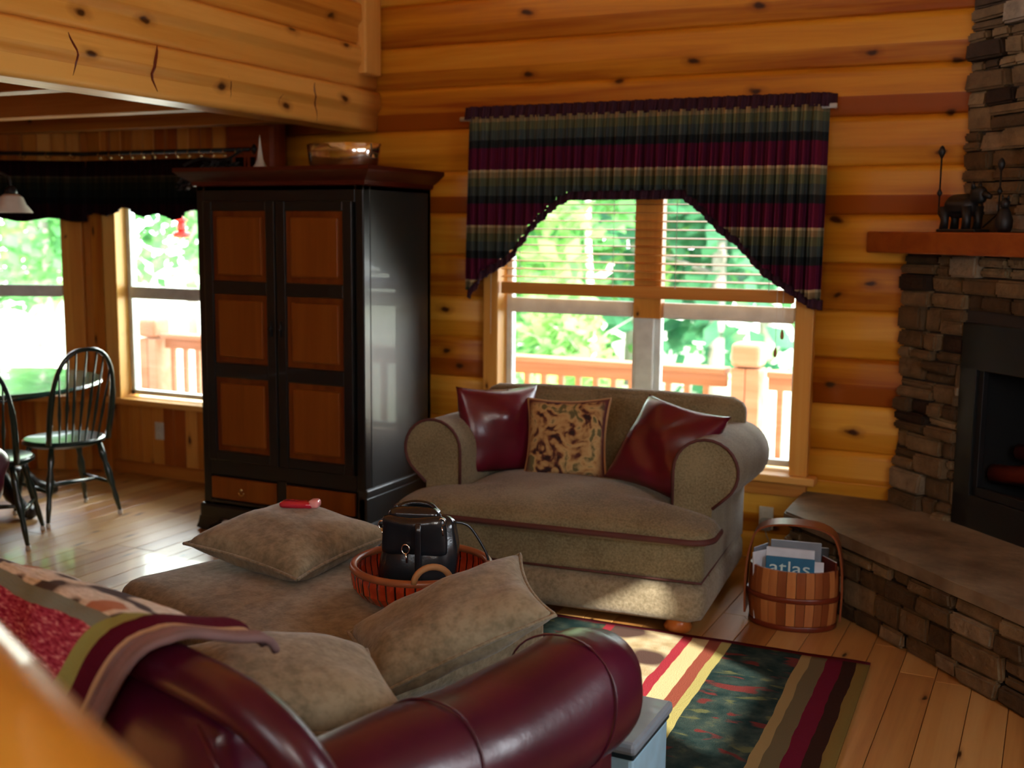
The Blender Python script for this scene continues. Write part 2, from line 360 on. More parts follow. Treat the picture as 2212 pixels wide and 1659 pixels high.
def lathe(bm, prof, cx=0, cy=0, n=28, tone=0.5, sx=1, sy=1, closed=False):
    l = tone_layer(bm); rings = []
    for (r, z) in prof:
        rings.append([bm.verts.new((cx + sx * r * math.cos(2 * PI * j / n), cy + sy * r * math.sin(2 * PI * j / n), z)) for j in range(n)])
    for i in range(len(rings) - 1):
        for j in range(n):
            f = bm.faces.new((rings[i][j], rings[i][(j + 1) % n], rings[i + 1][(j + 1) % n], rings[i + 1][j])); f[l] = tone
    if not closed:
        bm.faces.new(rings[0]); bm.faces.new(rings[-1])
def spline(pts, k=8):
    pts = [Vector(p) for p in pts]; out = []
    for i in range(len(pts) - 1):
        p0 = pts[max(i - 1, 0)]; p1 = pts[i]; p2 = pts[i + 1]; p3 = pts[min(i + 2, len(pts) - 1)]
        for j in range(k):
            t = j / k
            out.append(0.5 * ((2 * p1) + (p2 - p0) * t + (2 * p0 - 5 * p1 + 4 * p2 - p3) * t * t + (3 * p1 - p0 - 3 * p2 + p3) * t ** 3))
    out.append(pts[-1]); return out
def puffy(bm, x0, x1, y0, y1, z0, z1, r=0.05, n=14, puff=(0, 0, 0), wr=0.0, M4=None, ws=5, seed=0, tone=0.5):
    """upholstered block: rounded edges, bulging faces, soft creases"""
    b2 = bmesh.new(); bmesh.ops.create_cube(b2, size=2.0); bmesh.ops.subdivide_edges(b2, edges=b2.edges[:], cuts=n, use_grid_fill=True)
    c = Vector(((x0 + x1) / 2, (y0 + y1) / 2, (z0 + z1) / 2)); h = Vector(((x1 - x0) / 2, (y1 - y0) / 2, (z1 - z0) / 2))
    r = min(r, h.x, h.y, h.z)
    for v in b2.verts:
        q = v.co.copy()
        q = Vector([math.copysign(abs(a) ** 0.8, a) if abs(a) < 1 else a for a in q])
        p = Vector((q.x * h.x, q.y * h.y, q.z * h.z))
        inner = Vector([max(-hh + r, min(hh - r, a)) for a, hh in zip(p, h)])
        d = p - inner
        if d.length > 1e-6: p = inner + d.normalized() * r
        fx, fy, fz = 1 - q.x ** 2, 1 - q.y ** 2, 1 - q.z ** 2
        p += Vector((q.x * puff[0] * fy * fz, q.y * puff[1] * fx * fz, q.z * puff[2] * fx * fy))
        if wr:
            nn = noise.noise_vector((p + Vector((seed, seed * 2, 0))) * ws); p += nn * wr
        v.co = p + c
    for f in b2.faces: f.smooth = True
    if M4 is not None: bmesh.ops.transform(b2, matrix=M4, verts=b2.verts)
    merge(bm, b2, tone)
def pillow_mesh(wd, ht, th, n=22, wr=0.010, seed=0, ws=7):
    bm = new(); tone_layer(bm); top = []; bot = []
    for i in range(n + 1):
        a = []; b = []
        for j in range(n + 1):
            u = -1 + 2 * i / n; v = -1 + 2 * j / n
            su = math.copysign(abs(u) ** 0.85, u); sv = math.copysign(abs(v) ** 0.85, v)
            pin = 0.10
            x = su * wd / 2 * (1 - pin * (1 - sv * sv) * abs(su)); y = sv * ht / 2 * (1 - pin * (1 - su * su) * abs(sv))
            e = max(0, (1 - u * u)) ** 0.42 * max(0, (1 - v * v)) ** 0.42
            nz = noise.noise(Vector((x * ws + seed, y * ws, seed * 1.3))) * wr
            z = th / 2 * e
            edge = (i in (0, n)) or (j in (0, n))
            a.append(bm.verts.new((x, y, z + nz * e))); b.append(a[-1] if edge else bm.verts.new((x, y, -z + nz * e)))
        top.append(a); bot.append(b)
    for g, rev in ((top, 0), (bot, 1)):
        for i in range(n):
            for j in range(n):
                q = [g[i][j], g[i + 1][j], g[i + 1][j + 1], g[i][j + 1]]
                if rev: q.reverse()
                bm.faces.new(q)
    ring = [top[i][0].co.copy() for i in range(n + 1)] + [top[n][j].co.copy() for j in range(1, n + 1)] + [top[i][n].co.copy() for i in range(n - 1, -1, -1)] + [top[0][j].co.copy() for j in range(n - 1, 0, -1)]
    return bm, ring
def frame(loc, xax, yax):
    x = Vector(xax).normalized(); y = Vector(yax); y = (y - x * y.dot(x)).normalized(); z = x.cross(y)
    return Matrix(((x.x, y.x, z.x, loc[0]), (x.y, y.y, z.y, loc[1]), (x.z, y.z, z.z, loc[2]), (0, 0, 0, 1)))
def pillow(name, label, mat, wd, ht, th, loc, xax, yax, pipe=None, seed=0, group=None, wr=0.012, bend=None):
    bm, ring = pillow_mesh(wd, ht, th, wr=wr, seed=seed)
    t = bpy.data.objects.new(name, None); COL.objects.link(t); t.empty_display_size = 0.1
    t.matrix_world = frame(loc, xax, yax); tag(t, label, 'pillow', group)
    if bend:
        for v in bm.verts: v.co = bend(v.co)
        ring = [bend(p) for p in ring]
    obj('cover', bm, mat, t, smooth=True)
    if pipe:
        b = new(); tube(b, ring + [ring[0]], 0.006, 6, caps=False); obj('piping', b, pipe, t, smooth=True)
    return t

# ================================================================= ROOM SHELL
YB = 5.65; CH = 0.23; ZB = 1.97   # back wall face, log course height, a course boundary
def course_profile(z0, z1, c0, c1, bulge):
    """points (out, z) for the part of a course between c0 and c1"""
    out = []; zs = [z0 + (z1 - z0) * i / 20 for i in range(21)]
    zs = sorted(set([c0, c1] + [z for z in zs if c0 < z < c1]))
    for z in zs:
        t = (z - z0) / (z1 - z0)
        out.append((bulge * (min(1, (t / 0.40)) ** 0.85 if t < 0.40 else 1.0 - 0.25 * ((t - 0.40) / 0.6) - 0.75 * max(0, (t - 0.90) / 0.10) ** 1.5), z))
    return out
def log_wall(name, axis, face, lo, hi, zlo, zhi, holes, mat, thick=0.14, bulge=0.022, sign=-1, seed=1, base=ZB):
    """axis 'X': wall along X at y=face bulging by sign; axis 'Y': along Y at x=face"""
    rnd = random.Random(seed); bm = new(); l = tone_layer(bm); k = math.floor((zlo - base) / CH)
    while base + k * CH < zhi - 1e-6:
        z0 = base + k * CH; z1 = z0 + CH; k += 1
        cz0, cz1 = max(z0, zlo), min(z1, zhi)
        tone = rnd.choice([0.38, 0.5, 0.58, 0.66, 0.72, 0.8]) + rnd.uniform(-0.06, 0.06); tshade = min(1, max(0, tone + rnd.choice([-0.45, -0.15, -0.05, 0.0])))  # down-facing lower strip darkened by a random step: underside shade put into the tone
        cuts = sorted(set([cz0, cz1] + [h for a, b, c, d in holes for h in (c, d) if cz0 < h < cz1]))
        for s0, s1 in zip(cuts[:-1], cuts[1:]):
            ivs = [(lo, hi)]
            for a, b, c, d in holes:
                if c < (s0 + s1) / 2 < d:
                    nv = []
                    for p, q in ivs:
                        if a > p: nv.append((p, min(q, a)))
                        if b < q: nv.append((max(p, b), q))
                    ivs = [(p, q) for p, q in nv if q - p > 1e-4]
            prof = course_profile(z0, z1, s0, s1, bulge)
            for p, q in ivs:
                nseg = max(1, int((q - p) / 0.25)); rows = []
                for i in range(nseg + 1):
                    a = p + (q - p) * i / nseg; row = []
                    for o_, z in prof:
                        wob = noise.noise(Vector((a * 1.3, k * 3.1, seed))) * 0.006
                        row.append((a, face + sign * (o_ + (wob if o_ > 0.01 else 0)), z))
                    row.append((a, face - sign * thick, s1)); row.append((a, face - sign * thick, s0)); rows.append(row)
                vr = [[bm.verts.new(r_ if axis == 'X' else (r_[1], r_[0], r_[2])) for r_ in row] for row in rows]
                m = len(vr[0])
                for i in range(nseg):
                    for j in range(m):
                        f = bm.faces.new((vr[i][j], vr[i][(j + 1) % m], vr[i + 1][(j + 1) % m], vr[i + 1][j])); f[l] = tshade if (rows[i][j][2] - z0) / CH < 0.40 else tone
                        f.smooth = j < m - 3
                for rg in (vr[0], vr[-1]):
                    f = bm.faces.new(rg); f[l] = tone
    return struct(obj(name, bm, mat))
WIN = (-2.86, -1.10, 0.44, 1.97)
BAY = (-5.66, -4.35, 0.50, 1.98)
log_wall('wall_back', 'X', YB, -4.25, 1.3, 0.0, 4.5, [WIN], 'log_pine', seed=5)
# vertical tongue and groove boards under and over the bay window
def boards(name, x0, x1, z0, z1, face, holes=(), w=0.093, mat='board_pine', seed=3, M4=None, parent=None):
    rnd = random.Random(seed); bm = new(); x = x0
    while x < x1 - 0.01:
        xe = min(x + w, x1); tone = rnd.uniform(0.2, 0.85); ivs = [(z0, z1)]
        for a, b, c, d in holes:
            if xe > a + 0.001 and x < b - 0.001:
                nv = []
                for p, q in ivs:
                    if c > p: nv.append((p, c))
                    if d < q: nv.append((d, q))
                ivs = nv
        for p, q in ivs: box(bm, x + 0.002, xe - 0.002, face, face + 0.12, p, q, 0.004, tone, M4, 1)
        for p, q in ivs: box(bm, x - 0.001, xe + 0.001, face + 0.02, face + 0.11, p, q, 0, tone, M4)
        x = xe
    return bm
struct(obj('wall_dining', boards('w', -5.76, -4.25, 0, 2.5, YB, [(-5.665, -4.35, 0.5, 1.98)], w=0.0945), 'board_pine'))
# left bay facet, turned 30 degrees at the corner (-5.78, 5.65)
cx_, cy_ = -5.77, YB
FA = Matrix.Translation((cx_, cy_, 0)) @ Matrix.Rotation(math.radians(26), 4, 'Z')   # local -x runs left along the facet
struct(obj('wall_bay', boards('w', -2.2, 0.0, 0, 2.5, 0.0, [(-1.13, -0.245, 0.5, 1.98)], w=0.0945, M4=FA, seed=9), 'board_pine'))
b = new(); box(b, -5.82, -5.70, 5.60, 5.74, 0, 2.45, 0.01, 0.45); struct(obj('trim_1', b, 'board_pine'))
# far left wall, rear wall, right wall, ceilings
b = new()
for i in range(22): box(b, -8.1, -8.0, -2.5 + i * 0.4, -2.5 + (i + 1) * 0.4, 0, 2.5, 0.004)
struct(obj('wall_left', b, 'board_pine'))
log_wall('wall_rear', 'X', -2.5, -8.0, 1.3, 0.0, 4.5, [(-1.3, -0.3, 1.9, 2.6)], 'log_pine', sign=1, seed=12)  # rear opening is unseen, put in to let light in
log_wall('wall_right', 'Y', 1.1, -2.5, 5.8, 0.0, 4.5, [(-2.1, -1.0, 2.0, 2.9), (2.05, 2.85, 1.15, 1.75)], 'log_pine', sign=-1, seed=14)  # first opening unseen, put in for light; second sized to the sun patch
b = new(); rnd = random.Random(4)
for i in range(34): box(b, -3.9, 1.3, -2.6 + i * 0.25, -2.6 + (i + 1) * 0.25 - 0.003, 4.5, 4.58, 0.006, rnd.uniform(0.2, 0.8))
box(b, -8.1, 1.3, -2.6, 5.9, 4.58, 4.62); struct(obj('ceiling', b, 'log_pine'))
# floor boards run away from the viewer
b = new(); rnd = random.Random(8); x = -8.0
while x < 1.2:
    y = -2.5 - rnd.uniform(0, 1.5)
    while y < 5.75:
        ye = min(y + rnd.uniform(1.6, 3.2), 5.75); y0 = max(y, -2.5)
        if ye > -2.5: box(b, x + 0.0012, x + 0.1288, y0 + 0.001, ye - 0.001, -0.02, 0.0, 0.0015, rnd.uniform(0.3, 0.75), seg=1)
        y = ye
    x += 0.13
box(b, -8.0, 1.2, -2.5, 5.75, -0.06, -0.008, 0, 0.1); struct(obj('floor', b, 'floor_pine'))

# loft edge: stacked logs over the opening to the dining room
XB = -3.61
def loft():
    rnd = random.Random(2); bm = new(); l = tone_layer(bm)
    z = 2.20
    tones = [0.74, 0.72, 0.5, 0.62, 0.4]
    for k in range(3):
        z0, z1 = z + k * CH, z + (k + 1) * CH; prof = []
        for i in range(25):
            t = i / 24
            o_ = 0.004 + 0.016 * min(1, t / .06) if t < .40 else (0.020 + 0.026 * (t - .40) / .16 if t < .56 else (0.046 - 0.006 * (t - .56) / .36 if t < .92 else 0.040 - 0.036 * (t - .92) / .08))
            prof.append((o_, z0 + t * (z1 - z0)))
        rows = []; ns = 34
        for i in range(ns + 1):
            y = -2.3 + (5.63 + 2.3) * i / ns; row = []
            for o_, zz in prof:
                wob = noise.noise(Vector((y * 1.2, k * 4.4, 0))) * 0.008
                row.append(bm.verts.new((XB + o_ + (wob if o_ > 0.012 else 0), y, zz)))
            row.append(bm.verts.new((XB - 0.16, y, z1))); row.append(bm.verts.new((XB - 0.16, y, z0))); rows.append(row)
        m = len(rows[0])
        for i in range(ns):
            for j in range(m):
                f = bm.faces.new((rows[i][j], rows[i][(j + 1) % m], rows[i + 1][(j + 1) % m], rows[i + 1][j])); f[l] = tones[k] - (0.12 if 9 <= j < 14 else 0); f.smooth = j < m - 3  # undercut band gets a darker tone, underside shade painted into the colour
        for rg in (rows[0], rows[-1]): f = bm.faces.new(rg); f[l] = tones[k]
    return bm
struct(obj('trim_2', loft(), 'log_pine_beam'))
# checks running down the faces of the loft logs
b = new()
for y, z0, z1, wd in ((3.38, 2.40, 2.24, .007), (3.83, 2.42, 2.23, .010), (4.32, 2.36, 2.22, .005), (4.72, 2.33, 2.22, .004), (5.0, 2.40, 2.21, .006), (4.66, 2.60, 2.50, .006)):
    pts = []
    for i in range(9):
        t = i / 8; z = z0 + (z1 - z0) * t; tt = ((z - 2.20) / CH) % 1.0
        pts.append((XB + (0.020 if tt < .4 else (0.020 + .026 * (tt - .4) / .16 if tt < .56 else .045)) - 0.001, y + 0.018 * math.sin(t * 5.2 + y * 7) + 0.03 * t, z))
    tube(b, pts, [wd * (0.25 + math.sin(PI * (i / 8) ** 0.8)) * 0.6 for i in range(9)], 6)
struct(obj('trim_3', b, 'crown_wood'))
# dining ceiling and joists
b = new(); rnd = random.Random(6)
for i in range(60): box(b, -8.0, XB - 0.16, -2.5 + i * 0.14, -2.5 + (i + 1) * 0.14 - 0.003, 2.42, 2.46, 0.004, rnd.uniform(0.2, 0.8), seg=1)
box(b, -8.0, XB - 0.16, -2.5, 5.8, 2.46, 2.52); struct(obj('ceiling_dining', b, 'ceiling_pine'))
for i, y in enumerate((1.95, 2.85, 3.75, 4.65, 5.38)):
    b = new(); box(b, -8.0, XB - 0.16, y - 0.06, y + 0.06, 2.24, 2.42, 0.008); o = obj('joist', b, 'joist_pine'); o['kind'] = 'structure'; o.name = 'trim_%d' % (10 + i)
# loft above the rail: upper beam, back of loft, hanging corner post
b = new(); box(b, XB - 0.20, XB + 0.03, -2.3, 5.62, 2.93, 3.10, 0.02, 0.6); struct(obj('trim_4', b, 'log_pine_beam'))
b = new(); box(b, XB - 0.02, XB + 0.07, 5.44, 5.60, 2.50, 4.5, 0.012, 0.72); struct(obj('trim_5', b, 'casing_pine'))
b = new()
for i in range(9): box(b, XB - 0.10, XB - 0.05, -2.0 + i * 0.9, -1.93 + i * 0.9, 2.89, 2.93, 0.004)
box(b, XB - 0.9, XB - 0.80, -2.3, 5.62, 2.89, 3.12, 0.01, 0.35); box(b, XB - 1.8, XB - 1.7, -2.3, 5.62, 2.89, 3.12, 0.01, 0.35)
struct(obj('trim_6', b, 'joist_pine'))
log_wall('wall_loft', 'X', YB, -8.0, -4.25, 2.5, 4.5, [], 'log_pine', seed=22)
b = new(); box(b, -4.60, -4.22, 5.50, 5.64, 0, 2.42, 0.04, 0.25); struct(obj('trim_7', b, 'ceiling_pine'))
# baseboards
b = new(); box(b, -5.74, -4.6, 5.625, 5.65, 0, 0.085, 0.006, 0.3); struct(obj('baseboard_back', b, 'casing_pine_x'))

# ---- picture window (two double hung sashes)
def win_unit(par, x0, x1, z0, zm, z1, y, gl='vinyl_grey'):
    b = new(); fr = 0.032
    box(b, x0, x0 + fr, y, y + 0.05, z0, z1, 0.003); box(b, x1 - fr, x1, y, y + 0.05, z0, z1, 0.003)
    box(b, x0, x1, y, y + 0.05, z0, z0 + fr, 0.003); box(b, x0, x1, y, y + 0.05, z1 - fr, z1, 0.003)
    obj('window_frame', b, gl, par)
    b = new(); box(b, x0 + fr, x1 - fr, y - 0.012, y + 0.03, zm - 0.035, zm + 0.035, 0.004); box(b, x0 + fr, x1 - fr, y - 0.02, y, zm - 0.045, zm - 0.03, 0.002); obj('meeting_rail', b, gl, par)
    b = new(); box(b, x0 + fr, x1 - fr, y + 0.022, y + 0.026, z0 + fr, z1 - fr); obj('glass_pane', b, 'window_glass', par)
wn = bpy.data.objects.new('window_1', None); COL.objects.link(wn); struct(wn)
win_unit(wn, -2.79, -2.01, 0.47, 1.245, 1.93, 5.70)
win_unit(wn, -1.92, -1.16, 0.47, 1.245, 1.93, 5.70)
b = new(); box(b, -2.015, -1.915, 5.66, 5.74, 0.47, 1.22, 0.006); obj('lower_mullion', b, 'vinyl_grey', wn)
b = new(); box(b, -2.02, -1.87, 5.635, 5.70, 1.20, 1.95, 0.004, 0.45); obj('upper_mullion', b, 'casing_pine', wn)
b = new(); box(b, -2.88, -2.79, 5.585, 5.80, 0.42, 1.97, 0.006, 0.62); box(b, -1.165, -1.075, 5.585, 5.80, 0.42, 1.97, 0.006, 0.5)
obj('side_casing', b, 'casing_pine', wn)
b = new(); box(b, -2.90, -1.06, 5.60, 5.80, 1.93, 2.03, 0.006, 0.5); obj('head_casing', b, 'casing_pine_x', wn)
b = new(); box(b, -2.92, -1.03, 5.545, 5.80, 0.415, 0.455, 0.008, 0.75); box(b, -2.88, -1.08, 5.60, 5.64, 0.34, 0.415, 0.006, 0.4); obj('window_sill', b, 'casing_pine_x', wn)
# ---- bay windows
w2 = bpy.data.objects.new('window_2', None); COL.objects.link(w2); struct(w2)
win_unit(w2, -5.60, -4.95, 0.53, 1.22, 1.95, 5.70, 'vinyl_grey'); win_unit(w2, -4.93, -4.37, 0.53, 1.22, 1.95, 5.70, 'vinyl_grey')
b = new(); box(b, -5.72, -5.60, 5.60, 5.78, 0.50, 1.98, 0.005, 0.78); obj('side_casing', b, 'casing_pine', w2)
b = new(); box(b, -5.74, -4.3, 5.585, 5.80, 0.475, 0.515, 0.008, 0.75); obj('window_sill', b, 'casing_pine_x', w2)
w3 = bpy.data.objects.new('window_3', None); COL.objects.link(w3); struct(w3); w3.matrix_world = FA
win_unit(w3, -1.12, -0.26, 0.53, 1.22, 1.95, 0.05, 'vinyl_grey')
b = new(); box(b, -1.2, -1.12, -0.03, 0.12, 0.5, 1.98, 0.005, 0.5); box(b, -0.26, -0.12, -0.03, 0.12, 0.5, 1.98, 0.005, 0.45); obj('side_casing', b, 'casing_pine', w3)
b = new(); box(b, -1.2, -0.1, -0.05, 0.14, 0.475, 0.515, 0.006, 0.6); box(b, -1.2, -0.1, -0.03, 0.12, 1.70, 1.98, 0.006, 0.45); obj('window_sill', b, 'casing_pine_x', w3)

# ================================================================= OUTSIDE
b = new(); box(b, -60, 40, 5.9, 120, -1.3, -1.2); g_ = obj('ground', b, 'grass'); struct(g_)
b = new(); rnd = random.Random(3)
for i in range(13): box(b, -14, 3, 5.86 + i * 0.145, 5.86 + (i + 1) * 0.145 - 0.006, -0.20, -0.16, 0.004, rnd.uniform(.3, .7), seg=1)
struct(obj('deck_floor', b, 'deck_wood'))
RY = 7.5
def railing(x0, x1, name, label):
    t = thing(name, label, 'railing', ((x0 + x1) / 2, RY, -0.16)); cx = (x0 + x1) / 2
    b = new(); box(b, x0 - cx, x1 - cx, -0.08, 0.08, 0.86, 0.90, 0.006); box(b, x0 - cx, x1 - cx, -0.02, 0.02, 0.77, 0.86, 0.004); obj('top_rail', b, 'deck_wood', t)
    b = new(); box(b, x0 - cx, x1 - cx, -0.02, 0.02, 0.08, 0.16, 0.004); obj('bottom_rail', b, 'deck_wood', t)
    x = x0 + 0.08
    b0 = new(); box(b0, -0.02, 0.02, -0.02, 0.02, 0.15, 0.78, 0.004); me = None
    o = obj('baluster', b0, 'deck_wood', t); o.location = (x - cx, 0, 0); x += 0.135
    while x < x1 - 0.04:
        c = o.copy(); COL.objects.link(c); c.parent = t; c.location = (x - cx, 0, 0); x += 0.135
def railpost(x, ztop, label):
    b = new(); h = ztop + 0.16
    for k in range(2): box(b, -0.095 + k * 0.097, -0.002 + k * 0.097, -0.09, 0.09, 0, h - 0.17, 0.006)
    box(b, -0.10, 0.10, -0.10, 0.10, h - 0.16, h, 0.03, seg=3)
    o = obj('deck_post', b, 'deck_wood'); o.location = (x, RY, -0.16); tag(o, label, 'post'); return o
railpost(-1.86, 0.92, 'square wooden deck post with rounded cap seen through picture window')
railpost(-7.08, 0.86, 'square wooden deck post seen through the dining bay window')
railing(-6.95, -2.00, 'deck_railing', 'long wooden deck railing with flat top, left of capped post')
railing(-1.72, 0.6, 'deck_railing', 'short stretch of wooden deck railing right of capped post')
def crown(bm, c, r, n, rnd, size=0.16, sq=1.0):
    for _ in range(n):
        d = Vector((rnd.gauss(0, 1), rnd.gauss(0, 1), rnd.gauss(0, 1))).normalized() * (rnd.random() ** 0.45)
        p = Vector(c) + Vector((d.x * r, d.y * r, d.z * r * sq)); a = Vector((rnd.gauss(0, 1), rnd.gauss(0, 1), rnd.gauss(0, .6))).normalized(); b_ = a.orthogonal().normalized()
        s = size * rnd.uniform(0.5, 1.3); v = [bm.verts.new(p + a * s), bm.verts.new(p + b_ * s * 0.6), bm.verts.new(p - a * s), bm.verts.new(p - b_ * s * 0.6)]
        bm.faces.new(v)
def tree(x, y, h, rad, lab, mat, bark='bark', seed=0, n=900, trunk=0.10, low=0.25, size=0.2, name='tree', cat='tree'):
    rnd = random.Random(seed); t = thing(name, lab, cat, (x, y, -1.2))
    b = new(); pts = [(rnd.uniform(-.1, .1) * i * 0.4, rnd.uniform(-.1, .1) * i * 0.4, h * i / 6) for i in range(7)]
    tube(b, pts, [trunk * (1 - 0.12 * i) for i in range(7)], 8)
    for q in range(7):
        z = h * rnd.uniform(low + 0.1, 0.9); a = rnd.uniform(0, 6.28); tube(b, [(0, 0, z), (math.cos(a) * rad * .4, math.sin(a) * rad * .4, z + .25), (math.cos(a) * rad * .8, math.sin(a) * rad * .8, z + .4)], [trunk * .4, trunk * .25, trunk * .1], 5)
    obj('trunk', b, bark, t, smooth=True)
    b = new(); k = 9
    for q in range(k):
        z = h * (low + (1 - low) * (q + 0.5) / k); a = rnd.uniform(0, 6.28); rr_ = rad * (1 - 0.35 * q / k)
        crown(b, (math.cos(a) * rr_ * .45, math.sin(a) * rr_ * .45, z), rr_ * .75, n // k, rnd, size)

    obj('foliage', b, mat, t)
T = [
 (-8.2, 14.5, 7.5, 1.5, 'slim pale-barked tree nearest the left panes of the picture window', 'leaf_b', 'bark_pale', .10),
 (-6.6, 13.0, 8.0, 1.2, 'white-trunked birch seen through right half of picture window', 'leaf_b', 'bark_pale', .07),
 (-5.6, 14.0, 8.0, 1.2, 'second thin white-trunked birch, right of the first behind the deck post', 'leaf_a', 'bark_pale', .06),
 (-9.8, 19.0, 8.5, 2.4, 'broad bright green tree behind the slim pale-barked tree', 'leaf_a', 'bark', .14),
 (-7.2, 20.0, 9.0, 2.4, 'tall mid green tree framed by the middle of the picture window', 'leaf_b', 'bark', .14),
 (-5.0, 18.0, 9.0, 2.2, 'dark green tree at the right edge of the picture window', 'leaf_c', 'bark', .14),
 (-16.3, 14.6, 7.0, 1.2, 'deep green tree behind the red bird feeder in bay window', 'leaf_a', 'bark', .10),
 (-21.5, 19.0, 7.5, 1.8, 'leafy tree seen in upper pane of the leftmost bay window', 'leaf_b', 'bark', .12),
 (-19.5, 22.0, 9.0, 2.4, 'distant green tree between the two visible bay windows', 'leaf_a', 'bark', .14),
 (-12.5, 24.0, 10.0, 3.0, 'tall distant tree at left of the picture window view', 'leaf_a', 'bark', .16),
 (-8.8, 26.0, 11.0, 3.0, 'farthest tall green tree high in the picture window', 'leaf_c', 'bark', .16),
 (-5.6, 24.0, 10.0, 2.8, 'large distant dark tree behind the capped deck post', 'leaf_a', 'bark', .16)]
for i, (x, y, h, r, lab, mt, bk, tr) in enumerate(T): tree(x, y, h, r, lab, mt, bk, i + 11, 1500, tr, size=0.17 if y < 17 else 0.26, low=0.25 if x < -15 else (0.12 if tr > .09 else 0.3))
for i, (x, y, lab) in enumerate(((-7.2, 12.0, 'low leafy shrub beyond the deck, left of the capped post'), (-4.7, 11.5, 'low leafy shrub beyond the deck, right of the capped post'), (-16.9, 12.6, 'pale green shrub beyond the deck in bay window'))):
    tree(x, y, 2.1, 0.9, lab, 'leaf_b', 'bark', 40 + i, 1100, 0.03, 0.1, 0.10, 'shrub', 'shrub')
b = new(); box(b, -6.3, -5.0, 5.80, 6.55, 2.47, 2.60, 0.01); struct(obj('trim_20', b, 'deck_wood'))
# hanging feeder outside the bay window
t = thing('bird_feeder', 'red bird feeder hanging outside the bay window', 'bird feeder', (-5.665, 6.3, 1.57))
b = new(); lathe(b, [(0.012, 0.0), (0.058, 0.012), (0.066, 0.03), (0.05, 0.045), (0.02, 0.05)], n=20); obj('saucer', b, 'feeder_red', t, smooth=True)
b = new(); lathe(b, [(0.026, 0.05), (0.03, 0.07), (0.03, 0.10), (0.024, 0.115)], n=16); obj('bottle', b, 'feeder_red', t, smooth=True)
b = new(); lathe(b, [(0.03, 0.115), (0.046, 0.125), (0.02, 0.145), (0.004, 0.16)], n=16); tube(b, [(0, 0, .155), (0, 0, .9)], .002, 5); obj('hanger', b, 'feeder_red', t, smooth=True)

# ================================================================= VALANCES AND BLIND
VP = [(-2.97, 1.30), (-2.91, 1.29), (-2.83, 1.40), (-2.67, 1.49), (-2.53, 1.67), (-2.39, 1.79), (-2.32, 1.82), (-1.72, 1.825), (-1.63, 1.76), (-1.53, 1.66), (-1.43, 1.59), (-1.31, 1.46), (-1.2, 1.39), (-1.08, 1.31), (-1.02, 1.29)]
def interp(P, x):
    for (a, b_), (c, d) in zip(P[:-1], P[1:]):
        if a <= x <= c: return b_ + (d - b_) * (x - a) / (c - a)
    return P[0][1] if x < P[0][0] else P[-1][1]
def drape(bm, X0, X1, ztop, zbot, y, nx, nz, amp, freq, seed, tight=0.35, th=0.004, ret=0.0):
    l = tone_layer(bm); g = []
    for i in range(nx + 1):
        s = i / nx; x = X0 + (X1 - X0) * s; row = []
        ph = freq * x + 1.7 * noise.noise(Vector((x * 2.3, seed, 0)))
        zb = zbot(x) if callable(zbot) else zbot; zt = ztop(x) if callable(ztop) else ztop
        for j in range(nz + 1):
            t = j / nz; z = zt + (zb - zt) * t
            A = amp * (tight + (1 - tight) * min(1, t * 1.3))
            yy = y - A * (0.6 * math.sin(ph) + 0.4 * math.sin(ph * 2.7 + seed + t)) - 0.012 * t
            if ret:
                e = min(s, 1 - s) * (X1 - X0)
                if e < ret: yy += (ret - e) * 1.6
            row.append(bm.verts.new((x, yy, z)))
        g.append(row)
    for i in range(nx):
        for j in range(nz): f = bm.faces.new((g[i][j], g[i + 1][j], g[i + 1][j + 1], g[i][j + 1])); f.smooth = True
def thicken(o, t=0.003):
    m = o.modifiers.new('thickness', 'SOLIDIFY'); m.thickness = t; m.offset = 0
t = thing('plaid_valance', 'gathered plum, tan and green plaid valance arched over picture window', 'curtain', (0, 0, 0))
b = new(); drape(b, -2.95, -1.04, 2.245, lambda x: interp(VP, x) + 0.03, 5.48, 620, 22, 0.044, 115, 1.0, ret=0.05); o = obj('drape_panel', b, 'plaid', t, smooth=True); thicken(o)
b = new(); drape(b, -2.98, -1.01, 2.30, 2.235, 5.49, 420, 5, 0.022, 95, 4.0, tight=1.0, ret=0.05); o = obj('top_ruffle', b, 'ruffle_plum', t, smooth=True); thicken(o)
b = new(); drape(b, -2.955, -1.035, lambda x: interp(VP, x) + 0.035, lambda x: interp(VP, x) - 0.015, 5.485, 420, 4, 0.026, 110, 9.0, tight=1.0, ret=0.05); o = obj('edge_ruffle', b, 'ruffle_plum', t, smooth=True); thicken(o)
b = new(); tube(b, [(-2.99, 5.52, 2.24), (-1.0, 5.52, 2.24)], 0.012, 10); tube(b, [(-2.97, 5.52, 2.24), (-2.97, 5.63, 2.24)], 0.008, 8); tube(b, [(-1.02, 5.52, 2.24), (-1.02, 5.63, 2.24)], 0.008, 8); obj('curtain_rod', b, 'outlet_plastic', t, smooth=True)
